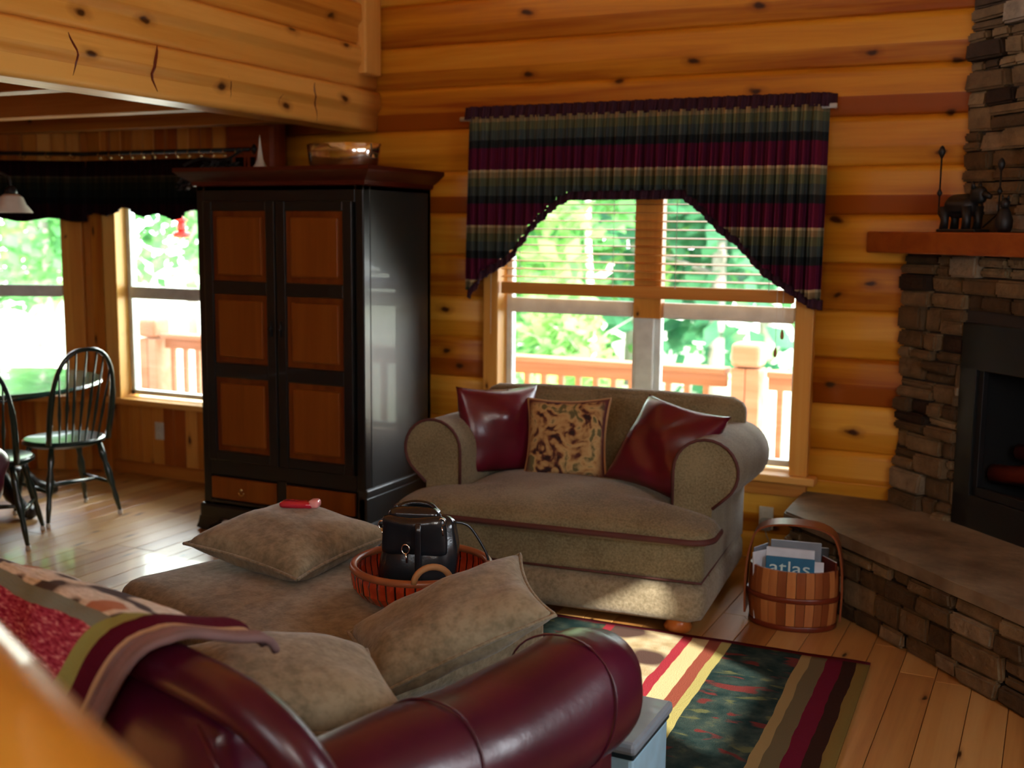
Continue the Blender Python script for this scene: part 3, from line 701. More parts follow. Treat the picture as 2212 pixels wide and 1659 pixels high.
# wooden blind
t = thing('window_blind', 'half-raised wooden slatted blind across the picture window', 'blind', (0, 0, 0))
b = new(); z = 1.40
while z < 1.92:
    Mx = Matrix.Translation((0, 5.615, z)) @ Matrix.Rotation(math.radians(8), 4, 'X'); box(b, -2.775, -1.18, -0.022, 0.022, -0.0015, 0.0015, 0, None, Mx); z += 0.043
obj('slats', b, 'casing_pine_x', t)
b = new(); box(b, -2.775, -1.18, 5.592, 5.638, 1.305, 1.37, 0.006, 0.5); obj('bottom_rail', b, 'casing_pine_x', t)
b = new(); box(b, -2.775, -1.18, 5.592, 5.638, 1.90, 1.94, 0.004, 0.4); obj('head_rail', b, 'casing_pine_x', t)
for x in (-2.66, -2.12, -1.78, -1.30): b = new(); tube(b, [(x, 5.590, 1.92), (x, 5.590, 1.36)], 0.0016, 5); obj('ladder_cord', b, 'outlet_plastic', t)
for x, z in ((-1.225, 1.16), (-1.255, 1.07), (-2.83, 1.08)): b = new(); tube(b, [(x, 5.582, 1.9), (x, 5.582, z)], 0.0014, 5); obj('pull_cord', b, 'felt_white', t)
for x, z in ((-1.225, 1.13), (-1.255, 1.04)):
    b = new(); lathe(b, [(0.003, 0.05), (0.009, 0.03), (0.010, 0.012), (0.006, 0.0)], x, 5.585, 10); o = obj('cord_tassel', b, 'rope_tan', t, smooth=True); o.location.z = z
# dark plaid valance over the bay
t = thing('dark_valance', 'dark gathered valance on ringed rod over dining bay windows', 'curtain', (0, 0, 0))
b = new(); drape(b, -5.72, -4.36, lambda x: 2.065, lambda x: 1.725 + 0.02 * math.sin(x * 9) + 0.02 * math.sin(x * 23), 5.50, 200, 10, 0.022, 60, 3.0)
for v in b.verts:
    pass
o = obj('right_panel', b, 'plaid_dark', t, smooth=True); thicken(o)
b = new(); drape(b, -2.2, -0.04, 2.065, lambda x: 1.685 + 0.012 * math.sin(x * 17), -0.13, 200, 10, 0.022, 60, 5.0); bmesh.ops.transform(b, matrix=FA, verts=b.verts); o = obj('left_panel', b, 'plaid_dark', t, smooth=True); thicken(o)
b = new(); tube(b, [FA @ Vector((-2.2, -0.13, 2.11)), FA @ Vector((-0.04, -0.13, 2.11)), (-5.6, 5.5, 2.11), (-4.40, 5.5, 2.11)], 0.013, 10); lathe(b, [(0.004, -0.03), (0.026, 0), (0.004, 0.03)], -4.37, 5.5, 12)
for v in b.verts:
    if v.co.z < 1.0: v.co.z += 2.11
obj('curtain_rod', b, 'iron_black', t, smooth=True)
def ringbm(p):
    b = new(); tube(b, [(p[0], p[1] + 0.021 * math.cos(a), 2.10 + 0.021 * math.sin(a)) for a in [2 * PI * i / 14 for i in range(15)]], 0.003, 6, caps=False); return b
for i in range(14):
    p = (-5.6 + i * 0.092, 5.5) if i < 13 else (-4.45, 5.5); obj('curtain_ring', ringbm(p), 'brass', t, smooth=True)
for i in range(12):
    q = FA @ Vector((-0.12 - i * 0.16, -0.13, 0)); obj('curtain_ring', ringbm((q.x, q.y)), 'brass', t, smooth=True)
# garland of small pale flowers at the end of the rod
t = thing('flower_garland', 'dark leafy garland with tiny pale flowers at the rod end beside armoire', 'garland', (0, 0, 0))
rnd = random.Random(31); b = new(); tube(b, spline([(-4.42, 5.44, 2.10), (-4.55, 5.43, 2.04), (-4.72, 5.44, 2.06), (-4.86, 5.44, 2.02)]), 0.008, 6)
for i in range(260):
    s = rnd.random(); c = Vector((-4.42 - 0.45 * s, 5.43, 2.07 - 0.05 * s)); crown(b, c + Vector((rnd.uniform(-.04, .04), rnd.uniform(-.03, .02), rnd.uniform(-.15, -.03))), 0.02, 1, rnd, 0.026)
obj('leaves', b, 'leaf_dark' if 'leaf_dark' in M else 'dark_fabric', t)
for x, z in ((-4.82, 1.98), (-4.77, 1.93), (-4.86, 1.96), (-4.70, 1.99), (-4.79, 1.88)):
    b = new(); lathe(b, [(0.003, -0.008), (0.012, 0.0), (0.014, 0.006), (0.004, 0.01)], x, 5.40, 8); o = obj('flower', b, 'outlet_dark', t, smooth=True); o.location.z = z

# ================================================================= FIREPLACE (45 degrees across the corner)
S2 = math.sqrt(0.5)
def fp_frame(c): # local x runs along the face to the right (toward the viewer's right), y out of the wall toward the room, origin where the plane x+y=c meets the back wall
    return Matrix(((S2, -S2, 0, c - YB), (-S2, -S2, 0, YB), (0, 0, 1, 0), (0, 0, 0, 1)))
def stones(bm, x0, x1, z0, z1, M4, seed, hole=None, hmin=0.045, hmax=0.115, wmin=0.09, wmax=0.30, depth=0.05, jut=0.03):
    rnd = random.Random(seed); z = z0
    while z < z1 - 0.01:
        h = rnd.uniform(hmin, hmax); ze = min(z + h, z1)
        if z1 - ze < hmin * 0.6: ze = z1
        x = x0
        while x < x1 - 0.005:
            wd = rnd.uniform(wmin, wmax) * (0.6 + h / hmax * 0.5); xe = min(x + wd, x1)
            if x1 - xe < wmin * 0.5: xe = x1
            ok = True; a, c = x, xe
            if hole:
                hx0, hx1, hz0, hz1 = hole
                if ze > hz0 + 0.02 and z < hz1 - 0.02:
                    if a < hx0 < c: c = hx0
                    elif a < hx1 < c: a = hx1
                    elif hx0 <= a and c <= hx1: ok = False
            if ok and c - a > 0.015:
                parts = [(z, ze)]
                if h > 0.085 and rnd.random() < 0.35: zm = z + h * rnd.uniform(.4, .6); parts = [(z, zm), (zm, ze)]
                for p, q in parts:
                    b2 = bmesh.new(); bmesh.ops.create_cube(b2, size=1.0); g = 0.005; d = depth + rnd.uniform(-jut, jut) * 0.7
                    for v in b2.verts:
                        v.co = Vector(((a + c) / 2 + v.co.x * (c - a - g), (v.co.y + 0.5) * d, (p + q) / 2 + v.co.z * (q - p - g)))
                        v.co += Vector((rnd.uniform(-.006, .006), rnd.uniform(-.008, .008) if v.co.y > 0.01 else 0, rnd.uniform(-.006, .006)))
                    bmesh.ops.bevel(b2, geom=b2.edges[:], offset=min(0.010, (q - p) * 0.25, (c - a) * .2), segments=2, affect='EDGES')
                    bmesh.ops.transform(b2, matrix=M4, verts=b2.verts); merge(bm, b2, min(1, max(0, rnd.gauss(0.48, 0.24))))
            x = xe
        z = ze
fp = thing('fireplace', 'corner fieldstone fireplace with raised hearth and wooden mantel', 'fireplace', (0, 0, 0))
F1 = fp_frame(4.99)   # body face; local x=0 at the back wall
HOLE = (0.43, 1.55, 0.0, 1.27)
b = new(); stones(b, 0.02, 1.95, 0.36, 1.56, F1, 5, HOLE, wmax=0.26)
obj('stone_surround', b, 'fieldstone', fp)
b = new()
for (a, c, p, q) in ((0.0, HOLE[0], 0, 1.56), (HOLE[1], 1.95, 0, 1.56), (HOLE[0], HOLE[1], HOLE[3], 1.56)): box(b, a, c, -0.12, 0.012, p, q, 0, 0, F1)
obj('mortar_bed', b, 'mortar', fp)
F2 = fp_frame(5.22)
b = new(); stones(b, 0.02, 1.7, 1.66, 4.5, F2, 9, wmax=0.26); obj('chimney_breast', b, 'fieldstone', fp)
b = new(); box(b, 0, 1.7, -0.15, 0.012, 1.66, 4.5, 0, 0, F2); obj('chimney_core', b, 'mortar', fp)
b = new(); box(b, -0.10, 2.05, -0.12, 0.17, 1.562, 1.66, 0.008, 0.5, F1); obj('mantel', b, 'mantel_wood', fp)
# firebox
def fbx(x0, x1, y0, y1, z0, z1, bm, bev=0.003): box(bm, x0, x1, y0, y1, z0, z1, bev, 0.5, F1)
b = new(); x0, x1, _, zt = HOLE
fbx(x0, x0 + 0.10, -0.02, 0.035, 0.36, zt, b); fbx(x1 - 0.10, x1, -0.02, 0.035, 0.36, zt, b); fbx(x0, x1, -0.02, 0.035, zt - 0.20, zt, b); fbx(x0, x1, -0.02, 0.035, 0.36, 0.52, b)
obj('firebox_frame', b, 'black_paint', fp)
b = new(); fbx(x0 + .10, x1 - .10, -0.01, 0.02, 0.70 - .18, 0.56, b); fbx(x0 + .10, x0 + .13, -0.01, 0.02, .52, zt - .2, b); obj('inner_trim', b, 'iron_black', fp)
b = new(); fbx(x0 + .05, x1 - .05, -0.42, -0.40, 0.4, zt, b); fbx(x0, x0 + .05, -0.42, -0.02, 0.4, zt, b); fbx(x1 - .05, x1, -0.42, -0.02, 0.4, zt, b); fbx(x0, x1, -0.42, -0.02, zt - .05, zt, b); fbx(x0, x1, -0.42, -0.02, .38, .42, b)
obj('firebox', b, 'firebox_black', fp)
for i, (a, h, r) in enumerate(((0.50, 0.60, 0.045), (0.62, 0.61, 0.05), (0.55, 0.70, 0.04))):
    b = new(); tube(b, [F1 @ Vector((a, -0.12 - i * .05, h)), F1 @ Vector((a + 0.30, -0.2, h + .03)), F1 @ Vector((a + 0.55, -0.16, h - .01))], [r, r * .9, r], 10); obj('gas_log', b, 'crown_wood', fp, smooth=True)
# hearth: front face plane x+y=4.13, left end square to the wall
F3 = fp_frame(4.15)
hx = (YB - 5.17) / S2
b = new(); stones(b, hx - 0.02, 3.2, 0.0, 0.325, F3, 21, wmin=0.10, wmax=0.26, hmin=0.06, hmax=0.13, depth=0.03, jut=0.03)
LE = Matrix(((0, -1, 0, -1.03), (1, 0, 0, 5.13), (0, 0, 1, 0), (0, 0, 0, 1)))
stones(b, 0.0, 0.47, 0.0, 0.325, LE, 23, hmin=0.06, hmax=0.12, wmax=0.2, depth=0.03); obj('hearth_stones', b, 'fieldstone', fp)
def prism(bm, poly, z0, z1, tone=0.5, bev=0.0):
    b2 = bmesh.new(); lo = [b2.verts.new((x, y, z0)) for x, y in poly]; hi = [b2.verts.new((x, y, z1)) for x, y in poly]; n = len(poly)
    b2.faces.new(lo[::-1]); b2.faces.new(hi)
    for i in range(n): b2.faces.new((lo[i], lo[(i + 1) % n], hi[(i + 1) % n], hi[i]))
    if bev: bmesh.ops.bevel(b2, geom=b2.edges[:], offset=bev, segments=2, affect='EDGES')
    merge(bm, b2, tone)
b = new(); prism(b, [(-1.02, 5.63), (-1.02, 5.19), (1.05, 3.12), (1.05, 3.95), (-0.62, 5.62)], 0.0, 0.33); obj('hearth_core', b, 'mortar', fp)
cap = [(-1.10, 5.64), (-1.09, 5.15), (-0.88, 4.96), (-0.42, 4.51), (0.10, 3.98), (1.06, 3.02), (1.06, 3.9), (-0.66, 5.62)]
b = new(); prism(b, cap, 0.325, 0.375, 0.5, 0.010); bmesh.ops.subdivide_edges(b, edges=[e for e in b.edges if e.calc_length() > .3], cuts=3)
for v in b.verts: v.co += noise.noise_vector(v.co * 6) * 0.008
obj('hearth_cap', b, 'hearth_slab', fp)

# mantel ornaments
def bear(x, y, z, s, name, label):
    t = thing(name, label, 'figurine', (x, y, z), -0.75)
    return t
t = thing('bear_candle_holder', 'black wrought iron candle holder shaped like a bear on mantel', 'candle holder', (-0.415, 5.33, 1.66), -0.7)
b = new(); puffy(b, -0.085, 0.075, -0.04, 0.04, 0.07, 0.155, 0.04, 8, (0, .01, .01)); puffy(b, 0.05, 0.125, -0.025, 0.025, 0.12, 0.195, 0.025, 6); tube(b, [(0.12, 0, .16), (0.155, 0, .148)], [.018, .010], 8)
for x, y in ((-0.075, -.025), (-.065, .025), (0.05, -.025), (0.065, .025)): tube(b, [(x, y, .11), (x + .005, y, .05), (x, y, 0.012)], [.024, .017, .019], 8)
for y in (-.018, .018): tube(b, [(0.075, y, .185), (0.072, y * 1.2, .215)], [.012, .006], 6)
obj('bear_body', b, 'iron_black', t, smooth=True)
b = new(); box(b, -0.10, 0.12, -0.045, 0.045, 0, 0.014, 0.005); obj('base', b, 'iron_black', t)
for sx, hh in ((-0.135, 0.34), (0.20, 0.27)):
    b = new(); tube(b, [(sx * .6, 0, 0.02), (sx, 0, 0.08), (sx, 0, hh)], 0.004, 6); lathe(b, [(0.003, hh - .02), (0.013, hh), (0.016, hh + .014), (0.010, hh + .03), (0.003, hh + .038)], sx, 0, 12); lathe(b, [(0.004, .155), (0.012, .17), (0.004, .19)], sx, 0, 8); obj('finial_rod', b, 'iron_black', t, smooth=True)
t = thing('mantel_figurine', 'small black figurine at the right end of visible mantel', 'figurine', (-0.235, 5.13, 1.66), -0.7)
b = new(); lathe(b, [(0.026, 0), (0.034, 0.02), (0.036, 0.05), (0.024, 0.085), (0.016, 0.10)], n=14); obj('body', b, 'iron_black', t, smooth=True)
b = new(); lathe(b, [(0.006, 0.095), (0.019, 0.105), (0.021, 0.125), (0.006, 0.142)], n=12)
for s in (-1, 1): tube(b, [(s * .012, 0, .135), (s * .017, 0, .153)], [.007, .003], 6)
obj('head', b, 'iron_black', t, smooth=True)

# outlets
def outlet(x, z, label, plug=False):
    t = thing('wall_outlet', label, 'outlet', (x, 5.605 if plug else 5.645, z))
    b = new(); box(b, -0.036, 0.036, -0.008, 0.002, -0.058, 0.058, 0.003); obj('cover_plate', b, 'outlet_plastic', t)
    for s in (-1, 1):
        b = new(); box(b, -0.016, 0.016, -0.011, -0.006, s * 0.025 - 0.015, s * 0.025 + 0.015, 0.004); obj('socket', b, 'outlet_plastic', t)
outlet(-5.31, 0.31, 'ivory outlet plate on the vertical board wainscot under bay window')
outlet(-1.27, 0.22, 'outlet plate on log wall between loveseat and hearth', True)
t = thing('plug_adapter', 'dark plug adapter in the outlet behind the magazine basket', 'plug', (-1.265, 5.585, 0.195))
b = new(); box(b, -0.028, 0.028, -0.035, 0.006, -0.03, 0.03, 0.008); obj('body', b, 'outlet_dark', t)
b = new(); tube(b, spline([(0, -.02, -.03), (0.03, -.03, -.10), (0.06, -.02, -.19)]), .003, 6); obj('cord', b, 'outlet_dark', t, smooth=True)

# ================================================================= ARMOIRE
AX0, AX1, AY0, AY1 = -4.17, -3.12, 4.76, 5.42
t = thing('armoire', 'tall black two-door armoire with red-brown panels against back wall', 'armoire', ((AX0 + AX1) / 2, (AY0 + AY1) / 2, 0))
W2 = (AX1 - AX0) / 2; D2 = (AY1 - AY0) / 2; fy = -D2
b = new()
box(b, -W2, -W2 + .05, fy, D2, 0.08, 1.88, .004); box(b, -W2, W2, D2 - .03, D2, .08, 1.88); box(b, -W2, W2, fy, D2, 1.84, 1.88); box(b, -W2, W2, fy, D2, .10, .16)
box(b, W2 - .05, W2, fy, fy + .06, 0.08, 1.88, .006); box(b, -W2 + .05, W2 - .05, fy, fy + .03, 1.775, 1.88, .004); box(b, -W2 + .05, W2 - .05, fy, fy + .03, .315, .40, .004); box(b, -W2 + .05, W2 - .05, fy, fy + .03, .10, .175, .004)
box(b, -.03, .03, fy, fy + .03, .17, .33, .004); box(b, -W2 + .05, W2 - .05, fy + .03, fy + .05, .17, 1.85)
obj('carcass', b, 'black_paint', t)
b = new(); box(b, W2 - .04, W2, fy + .06, D2, .30, 1.88, .004); box(b, W2 - .045, W2 + .012, fy - .005, D2, .285, .33, .008); box(b, W2 - .04, W2 + .008, fy + .0, D2, .08, .285, .004); obj('side_panel', b, 'black_sheen', t)
# plinth with curved bracket feet
b = new(); box(b, -W2 - .02, W2 + .02, fy - .02, D2, .07, .15, .012)
for sx in (-1, 1):
    for yy in (fy - .02, D2 - .10):
        b2 = bmesh.new(); P = [(0, 0), (.035, 0), (.05, .03), (.10, .055), (.12, .08), (-.02, .08), (-.03, .04), (-.045, .012)]
        lo = [b2.verts.new((-sx * (p[0]) + sx * (W2 + .0), yy, p[1])) for p in P]; hi = [b2.verts.new((v.co.x, yy + .10, v.co.z)) for v in lo]; n = len(P)
        b2.faces.new(lo); b2.faces.new(hi[::-1])
        for i in range(n): b2.faces.new((lo[i], hi[i], hi[(i + 1) % n], lo[(i + 1) % n]))
        merge(b, b2)
obj('plinth', b, 'black_paint', t)
# crown: front edge swells slightly upward in the middle
b = new(); l = tone_layer(b); prof = [(0.0, 1.86), (0.015, 1.865), (0.02, 1.885), (0.05, 1.905), (0.075, 1.925), (0.085, 1.935), (0.085, 1.955), (0.0, 1.955)]
path = [(-W2, D2), (-W2, fy), (W2, fy), (W2, D2)]; dirs = [(-1, 0), (-1, -1), (1, -1), (1, 0)]
rows = []
for (px, py), (dx, dy) in zip(path, dirs):
    rows.append([b.verts.new((px + dx * o_, py + dy * o_, z)) for o_, z in prof])
for a, c in zip(rows[:-1], rows[1:]):
    for j in range(len(prof)): f = b.faces.new((a[j], a[(j + 1) % len(prof)], c[(j + 1) % len(prof)], c[j]))
b.faces.new(rows[0]); b.faces.new(rows[-1]); box(b, -W2, W2, fy, D2, 1.88, 1.952); obj('crown_moulding', b, 'crown_wood', t)
def door(x0, x1, hinge):
    d = new(); y0, y1 = fy - .022, fy + .004
    zs = [(0.455, 0.855), (0.935, 1.30), (1.37, 1.735)]
    st = 0.058
    box(d, x0, x0 + st, y0, y1, .40, 1.785, .006); box(d, x1 - st, x1, y0, y1, .40, 1.785, .006)
    zz = [0.40] + [v for p in zs for v in p] + [1.785]
    for a, c in zip(zz[0::2], zz[1::2]): box(d, x0 + st - .002, x1 - st + .002, y0 + .002, y1, a, c, .005)
    o = obj('door', d, 'black_paint', t)
    for a, c in zs:
        p = new(); box(p, x0 + st, x1 - st, fy - .008, fy + .002, a, c, .0, .35); box(p, x0 + st + .028, x1 - st - .028, fy - .018, fy - .006, a + .03, c - .03, .009, .6); obj('door_panel', p, 'panel_wood', o)
    k = new(); hxp = x1 - .026 if hinge < 0 else x0 + .026
    tube(k, [(hxp, y0 - .0, 1.13), (hxp, y0 - .022, 1.13)], [.005, .012], 10); tube(k, [(hxp, y0 - .003, 1.17), (hxp, y0 - .003, 1.09)], [.01, .01], 8, flat=.4); obj('door_knob', k, 'iron_black', o, smooth=True)
door(-W2 + .055, -.004, -1); door(.004, W2 - .055, 1)
for x0, x1 in ((-W2 + .06, -.035), (.035, W2 - .06)):
    d = new(); box(d, x0, x1, fy - .012, fy + .01, .185, .305, .006, .5); o = obj('drawer', d, 'panel_wood', t)
    k = new(); cx = (x0 + x1) / 2; tube(k, [(cx, fy - .01, .25), (cx, fy - .03, .25)], [.005, .010], 10); tube(k, [(cx + .018 * math.cos(a), fy - .026, .238 + .018 * math.sin(a)) for a in [PI + PI * i / 8 for i in range(9)]], .003, 6); obj('drawer_pull', k, 'brass', o, smooth=True)
# tray and ornament on top
t = thing('metal_serving_tray', 'shiny silver oval tray standing on edge on top of armoire', 'tray', (-3.41, 5.02, 1.955), 0.05)
b = new()
prof = [(0.205, 0.13), (0.21, 0.125), (0.205, 0.08), (0.195, 0.02), (0.18, 0.0), (0.17, 0.008), (0.185, 0.03), (0.195, 0.09), (0.198, 0.122)]
lathe(b, prof + [prof[0]], 0, 0, 40, sx=1, sy=.55, closed=True)
for v in b.verts:
    a = math.atan2(v.co.y, v.co.x); s = 1 + .03 * math.sin(a * 16) * (v.co.z / .15); v.co.x *= s; v.co.y *= s
obj('bowl_wall', b, 'silver', t, smooth=True)
b = new(); lathe(b, [(0.178, 0.002), (0.178, 0.012)], n=40, sy=.55); obj('bowl_base', b, 'silver', t)
t['label'] = 'shiny metal oval bowl with fluted sides on top of the armoire'; t.name = 'metal_bowl'; t['category'] = 'bowl'
t = thing('spire_ornament', 'small pointed translucent ornament at left on top of armoire', 'ornament', (-3.95, 5.02, 1.955))
b = new(); lathe(b, [(0.045, 0), (0.05, 0.01), (0.03, 0.03), (0.018, 0.06), (0.012, 0.10), (0.006, 0.15), (0.001, 0.19)], n=14); obj('spire', b, 'shade_glass', t, smooth=True)
b = new(); lathe(b, [(0.06, 0), (0.062, 0.008), (0.05, 0.012)], n=18); obj('base', b, 'shade_glass', t)

# ================================================================= LOVESEAT
LR = math.radians(5.0)
t = thing('loveseat', 'taupe chenille loveseat with rolled arms under the picture window', 'sofa', (-1.24, 4.345, 0), LR)
ls = t
b = new(); puffy(b, -1.34, 0.0, 0.02, 1.02, 0.22, 0.40, 0.02, 10); obj('seat_rail', b, 'chenille', t)
b = new(); puffy(b, -1.35, 0.015, -0.015, 1.0, 0.05, 0.225, 0.06, 14, (0, .008, 0)); obj('base_border', b, 'chenille_light', t)
b = new(); tube(b, [(-1.34, .015, .23), (-0.0, .015, .23), (0.0, 1.0, .23)], .005, 6); obj('base_welt', b, 'piping_red', t, smooth=True)
# T cushion
def tcush():
    bm = new(); n = 46; m = 30; top = []; bot = []
    x0, x1, y0, y1 = -1.39, 0.045, -0.045, 0.80
    for i in range(n + 1):
        A = []; B = []
        for j in range(m + 1):
            u = -1 + 2 * i / n; v = -1 + 2 * j / m; yy = y0 + (y1 - y0) * (v + 1) / 2
            half = (x1 - x0) / 2 if yy < 0.19 else (x1 - x0) / 2 - 0.20 * min(1, (yy - .19) / .05)
            cx = (x0 + x1) / 2; uu = math.copysign(abs(u) ** 0.9, u)
            x = cx + uu * half; y = yy
            # rounded front corners
            cr = 0.10; dx = abs(x - cx) - (half - cr); dy = (y0 + cr) - y
            if dx > 0 and dy > 0:
                d = math.hypot(dx, dy)
                if d > cr: k = max(dx, dy) / d; x = cx + math.copysign(half - cr + dx * k, x - cx); y = y0 + cr - dy * k
            e = max(0, 1 - u ** 6) ** .5 * max(0, 1 - v ** 6) ** .5
            up = 0.478 + (0.018 + 0.040 * (1 - u * u)) * (1 - v * v) + 0.01 * noise.noise(Vector((x * 4, y * 4, 0)))
            mid = 0.425
            edge = i in (0, n) or j in (0, m)
            zt = mid + (up - mid) * e; zb = mid - 0.065 * e
            A.append(bm.verts.new((x, y, zt))); B.append(A[-1] if edge else bm.verts.new((x, y, zb)))
        top.append(A); bot.append(B)
    for g, rev in ((top, 0), (bot, 1)):
        for i in range(n):
            for j in range(m):
                q = [g[i][j], g[i + 1][j], g[i + 1][j + 1], g[i][j + 1]]
                bm.faces.new(q[::-1] if rev else q)
    ring = [top[0][j].co.copy() for j in range(m, -1, -1)] + [top[i][0].co.copy() for i in range(n + 1)] + [top[n][j].co.copy() for j in range(m + 1)]
    return bm, ring
bm_, ring = tcush(); cu = obj('seat_cushion', bm_, 'chenille', t, smooth=True)
b = new(); tube(b, [p + Vector((0, -.002, -.012)) for p in ring], .013, 6); obj('welt', b, 'piping_red', cu, smooth=True)
def arm(xc, s):
    # rolled arm: panel below, roll above overhanging outward
    y0, y1 = 0.20, 1.02; b = new(); l = tone_layer(b)
    prof = []; R = 0.137; zc = 0.655
    xi = xc - s * 0.125; xo = xc + s * 0.045
    prof = [(xi, 0.20), (xi, 0.5), (xi, zc)]
    for k in range(1, 17): a = PI - k * (PI * 1.28) / 16; prof.append((xc + s * (R * math.cos(a) + 0.012), zc + R * math.sin(a)))
    prof += [(xo, 0.50), (xo, 0.20)]
    ys = [y0, y0 + .012, y0 + .04, .5, .8, y1 - .03, y1]; sh = [.965, .99, 1, 1.05, 1.10, 1.11, 1.0]
    rows = []
    for yy, q in zip(ys, sh): rows.append([b.verts.new((xc + (x - xc) * q, yy, z if z < .5 else zc + (z - zc) * q - (0.050 * (yy - y0) / .8))) for x, z in prof])
    m = len(prof)
    for a, c in zip(rows[:-1], rows[1:]):
        for j in range(m): f = b.faces.new((a[j], c[j], c[(j + 1) % m], a[(j + 1) % m]))
    b.faces.new(rows[0]); b.faces.new(rows[-1])
    o = obj('arm', b, 'chenille', t, smooth=True, autos=True)
    b = new(); pts = [(x, y0 - .002, z) for x, z in prof[1:-1]]; tube(b, pts, .007, 6); obj('welt', b, 'piping_red', o, smooth=True)
arm(-0.045, 1); arm(-1.275, -1)
BK = Matrix.Translation((0, .86, .44)) @ Matrix.Rotation(math.radians(-10), 4, 'X')
b = new(); puffy(b, -1.31, 0.01, -0.06, 0.10, -0.02, 0.44, .07, 16, (0, .03, .012), .006, BK, 4); obj('back_cushion', b, 'chenille', t)
b = new(); puffy(b, -1.33, -0.01, .88, 1.04, .20, .70, .03, 8); obj('back_frame', b, 'chenille', t)
for x, y in ((-1.25, .06), (-.10, .06), (-1.25, .92), (-.10, .92)):
    b = new(); lathe(b, [(0.035, 0), (0.052, .010), (0.06, .028), (0.05, .045), (0.05, .065)], x, y, 18, sx=1.0); obj('bun_foot', b, 'foot_wood', t, smooth=True)

# pillows on the loveseat
pillow('leather_pillow', 'burgundy leather pillow upright in the left corner of loveseat', 'burgundy_bright', .44, .43, .17, (-2.385, 4.79, .700), (0.58, 0.80, -0.03), (-0.07, 0.10, 1.0), seed=2, wr=.045)
pillow('patterned_pillow', 'tan and brown patterned square pillow between two burgundy pillows', 'tapestry', .41, .39, .13, (-2.045, 4.83, .680), (1, 0.09, 0.06), (-.09, 0.30, .95), 'rope_tan', seed=5)
pillow('leather_pillow', 'burgundy leather pillow tilted against the right arm of loveseat', 'burgundy_bright', .46, .45, .17, (-1.535, 4.755, .700), (0.93, -0.34, -0.11), (0.30, 0.52, .80), seed=9, wr=.045)

# ================================================================= RUG
b = new(); l = tone_layer(b); RM = Matrix.Translation((-0.565, 4.36, 0)) @ Matrix.Rotation(math.radians(2.0), 4, 'Z')
NX, NY = 40, 44; g = []
for i in range(NX + 1): g.append([b.verts.new((1.9 * i / NX, 2.9 * j / NY, 0.010 + .0025 * noise.noise(Vector((i * .3, j * .3, 0))))) for j in range(NY + 1)])
for i in range(NX):
    for j in range(NY): b.faces.new((g[i][j], g[i + 1][j], g[i + 1][j + 1], g[i][j + 1]))
o = obj('area_rug', b, 'rug_weave', smooth=True); tag(o, 'lodge style area rug with teal, cream and burgundy bands on floor', 'rug')
o.matrix_world = RM @ Matrix.Diagonal((-1, -1, 1, 1)); m = o.modifiers.new('thickness', 'SOLIDIFY'); m.thickness = 0.009; m.offset = 1 if False else -1

# ================================================================= OTTOMAN, TRAY, BAG, PILLOW
SR = math.radians(-19.5)
t = thing('ottoman', 'large square tan cushioned ottoman in front of leather sofa', 'ottoman', (-2.20, 3.119, 0), SR)
b = new(); puffy(b, -.60, .60, -.49, .49, .215, .43, .075, 18, (.01, .01, .030), .006, None, 4, 3); obj('top_cushion', b, 'velour', t)
b = new(); puffy(b, -.585, .585, -.475, .475, .07, .22, .03, 12, (.006, .006, 0)); obj('base', b, 'chenille_light', t)
b = new(); pts = [(-.60, -.49), (.60, -.49), (.60, .49), (-.60, .49), (-.60, -.49)]
tube(b, [(x * .985, y * .985, .225) for x, y in pts], .008, 6); obj('piping', b, 'rope_tan', t, smooth=True)
for x in (-.5, .5):
    for y in (-.34, .34):
        b = new(); lathe(b, [(.03, 0), (.04, .015), (.045, .04), (.04, .075)], x, y, 14); obj('foot', b, 'foot_wood', t, smooth=True)
pillow('tan_pillow', 'plump tan pillow lying flat on back corner of ottoman', 'velour', .53, .53, .17, (-2.445, 3.245, .535), (0.10, 0.99, 0.06), (-0.99, 0.10, 0.08), 'chenille_light', seed=12, wr=.02)
# small red case on the pillow
t = thing('eyeglass_case', 'small glossy red case lying on tan pillow on ottoman', 'case', (-2.49, 3.36, .622), 0.35)
b = new(); puffy(b, -.075, .055, -.028, .028, .0, .026, .013, 6); obj('case_body', b, 'red_gloss', t)
b = new(); puffy(b, .035, .075, -.026, .026, .002, .034, .013, 6); obj('case_clasp', b, 'red_light', t)
TX, TY = -1.835, 3.13
t = thing('round_tray', 'round red lacquered slatted tray with rope handles on ottoman', 'tray', (TX, TY, .468), SR)
b = new(); R = .222
prof = [(R - .02, .0), (R + .005, .03), (R + .010, .065), (R + .006, .085), (R - .006, .085), (R - .004, .06), (R - .012, .012), (R - .03, .008)]
lathe(b, prof, 0, 0, 72, closed=True); lathe(b, [(R - .02, 0), (R - .02, .010)], 0, 0, 72)
# grooves between the slats
for v in b.verts:
    r_ = math.hypot(v.co.x, v.co.y)
    if r_ > R - .001 and .01 < v.co.z < .08:
        a = math.atan2(v.co.y, v.co.x)
        if int(round(a / (2 * PI / 72))) % 2 == 0: v.co.x *= .975; v.co.y *= .975
obj('tray_body', b, 'lacquer_red', t, smooth=False)
b = new(); tube(b, [(R * math.cos(a) * 1.005, R * math.sin(a) * 1.005, .092) for a in [2 * PI * i / 60 for i in range(61)]], .0125, 8, caps=False); obj('rim', b, 'tray_rim', t, smooth=True)
b = new(); lathe(b, [(R - .022, .011), (R - .022, .013)], n=48); obj('liner', b, 'tray_inside', t)
for a0 in (-.55, -.55 + PI):
    c = Vector((R * math.cos(a0), R * math.sin(a0), .095)); tx = Vector((-math.sin(a0), math.cos(a0), 0)); b = new()
    tube(b, [c + tx * (.058 * math.cos(a)) + Vector((0, 0, .052 * math.sin(a))) for a in [PI * i / 14 for i in range(15)]], .0105, 8); obj('handle', b, 'rope_tan', t, smooth=True)
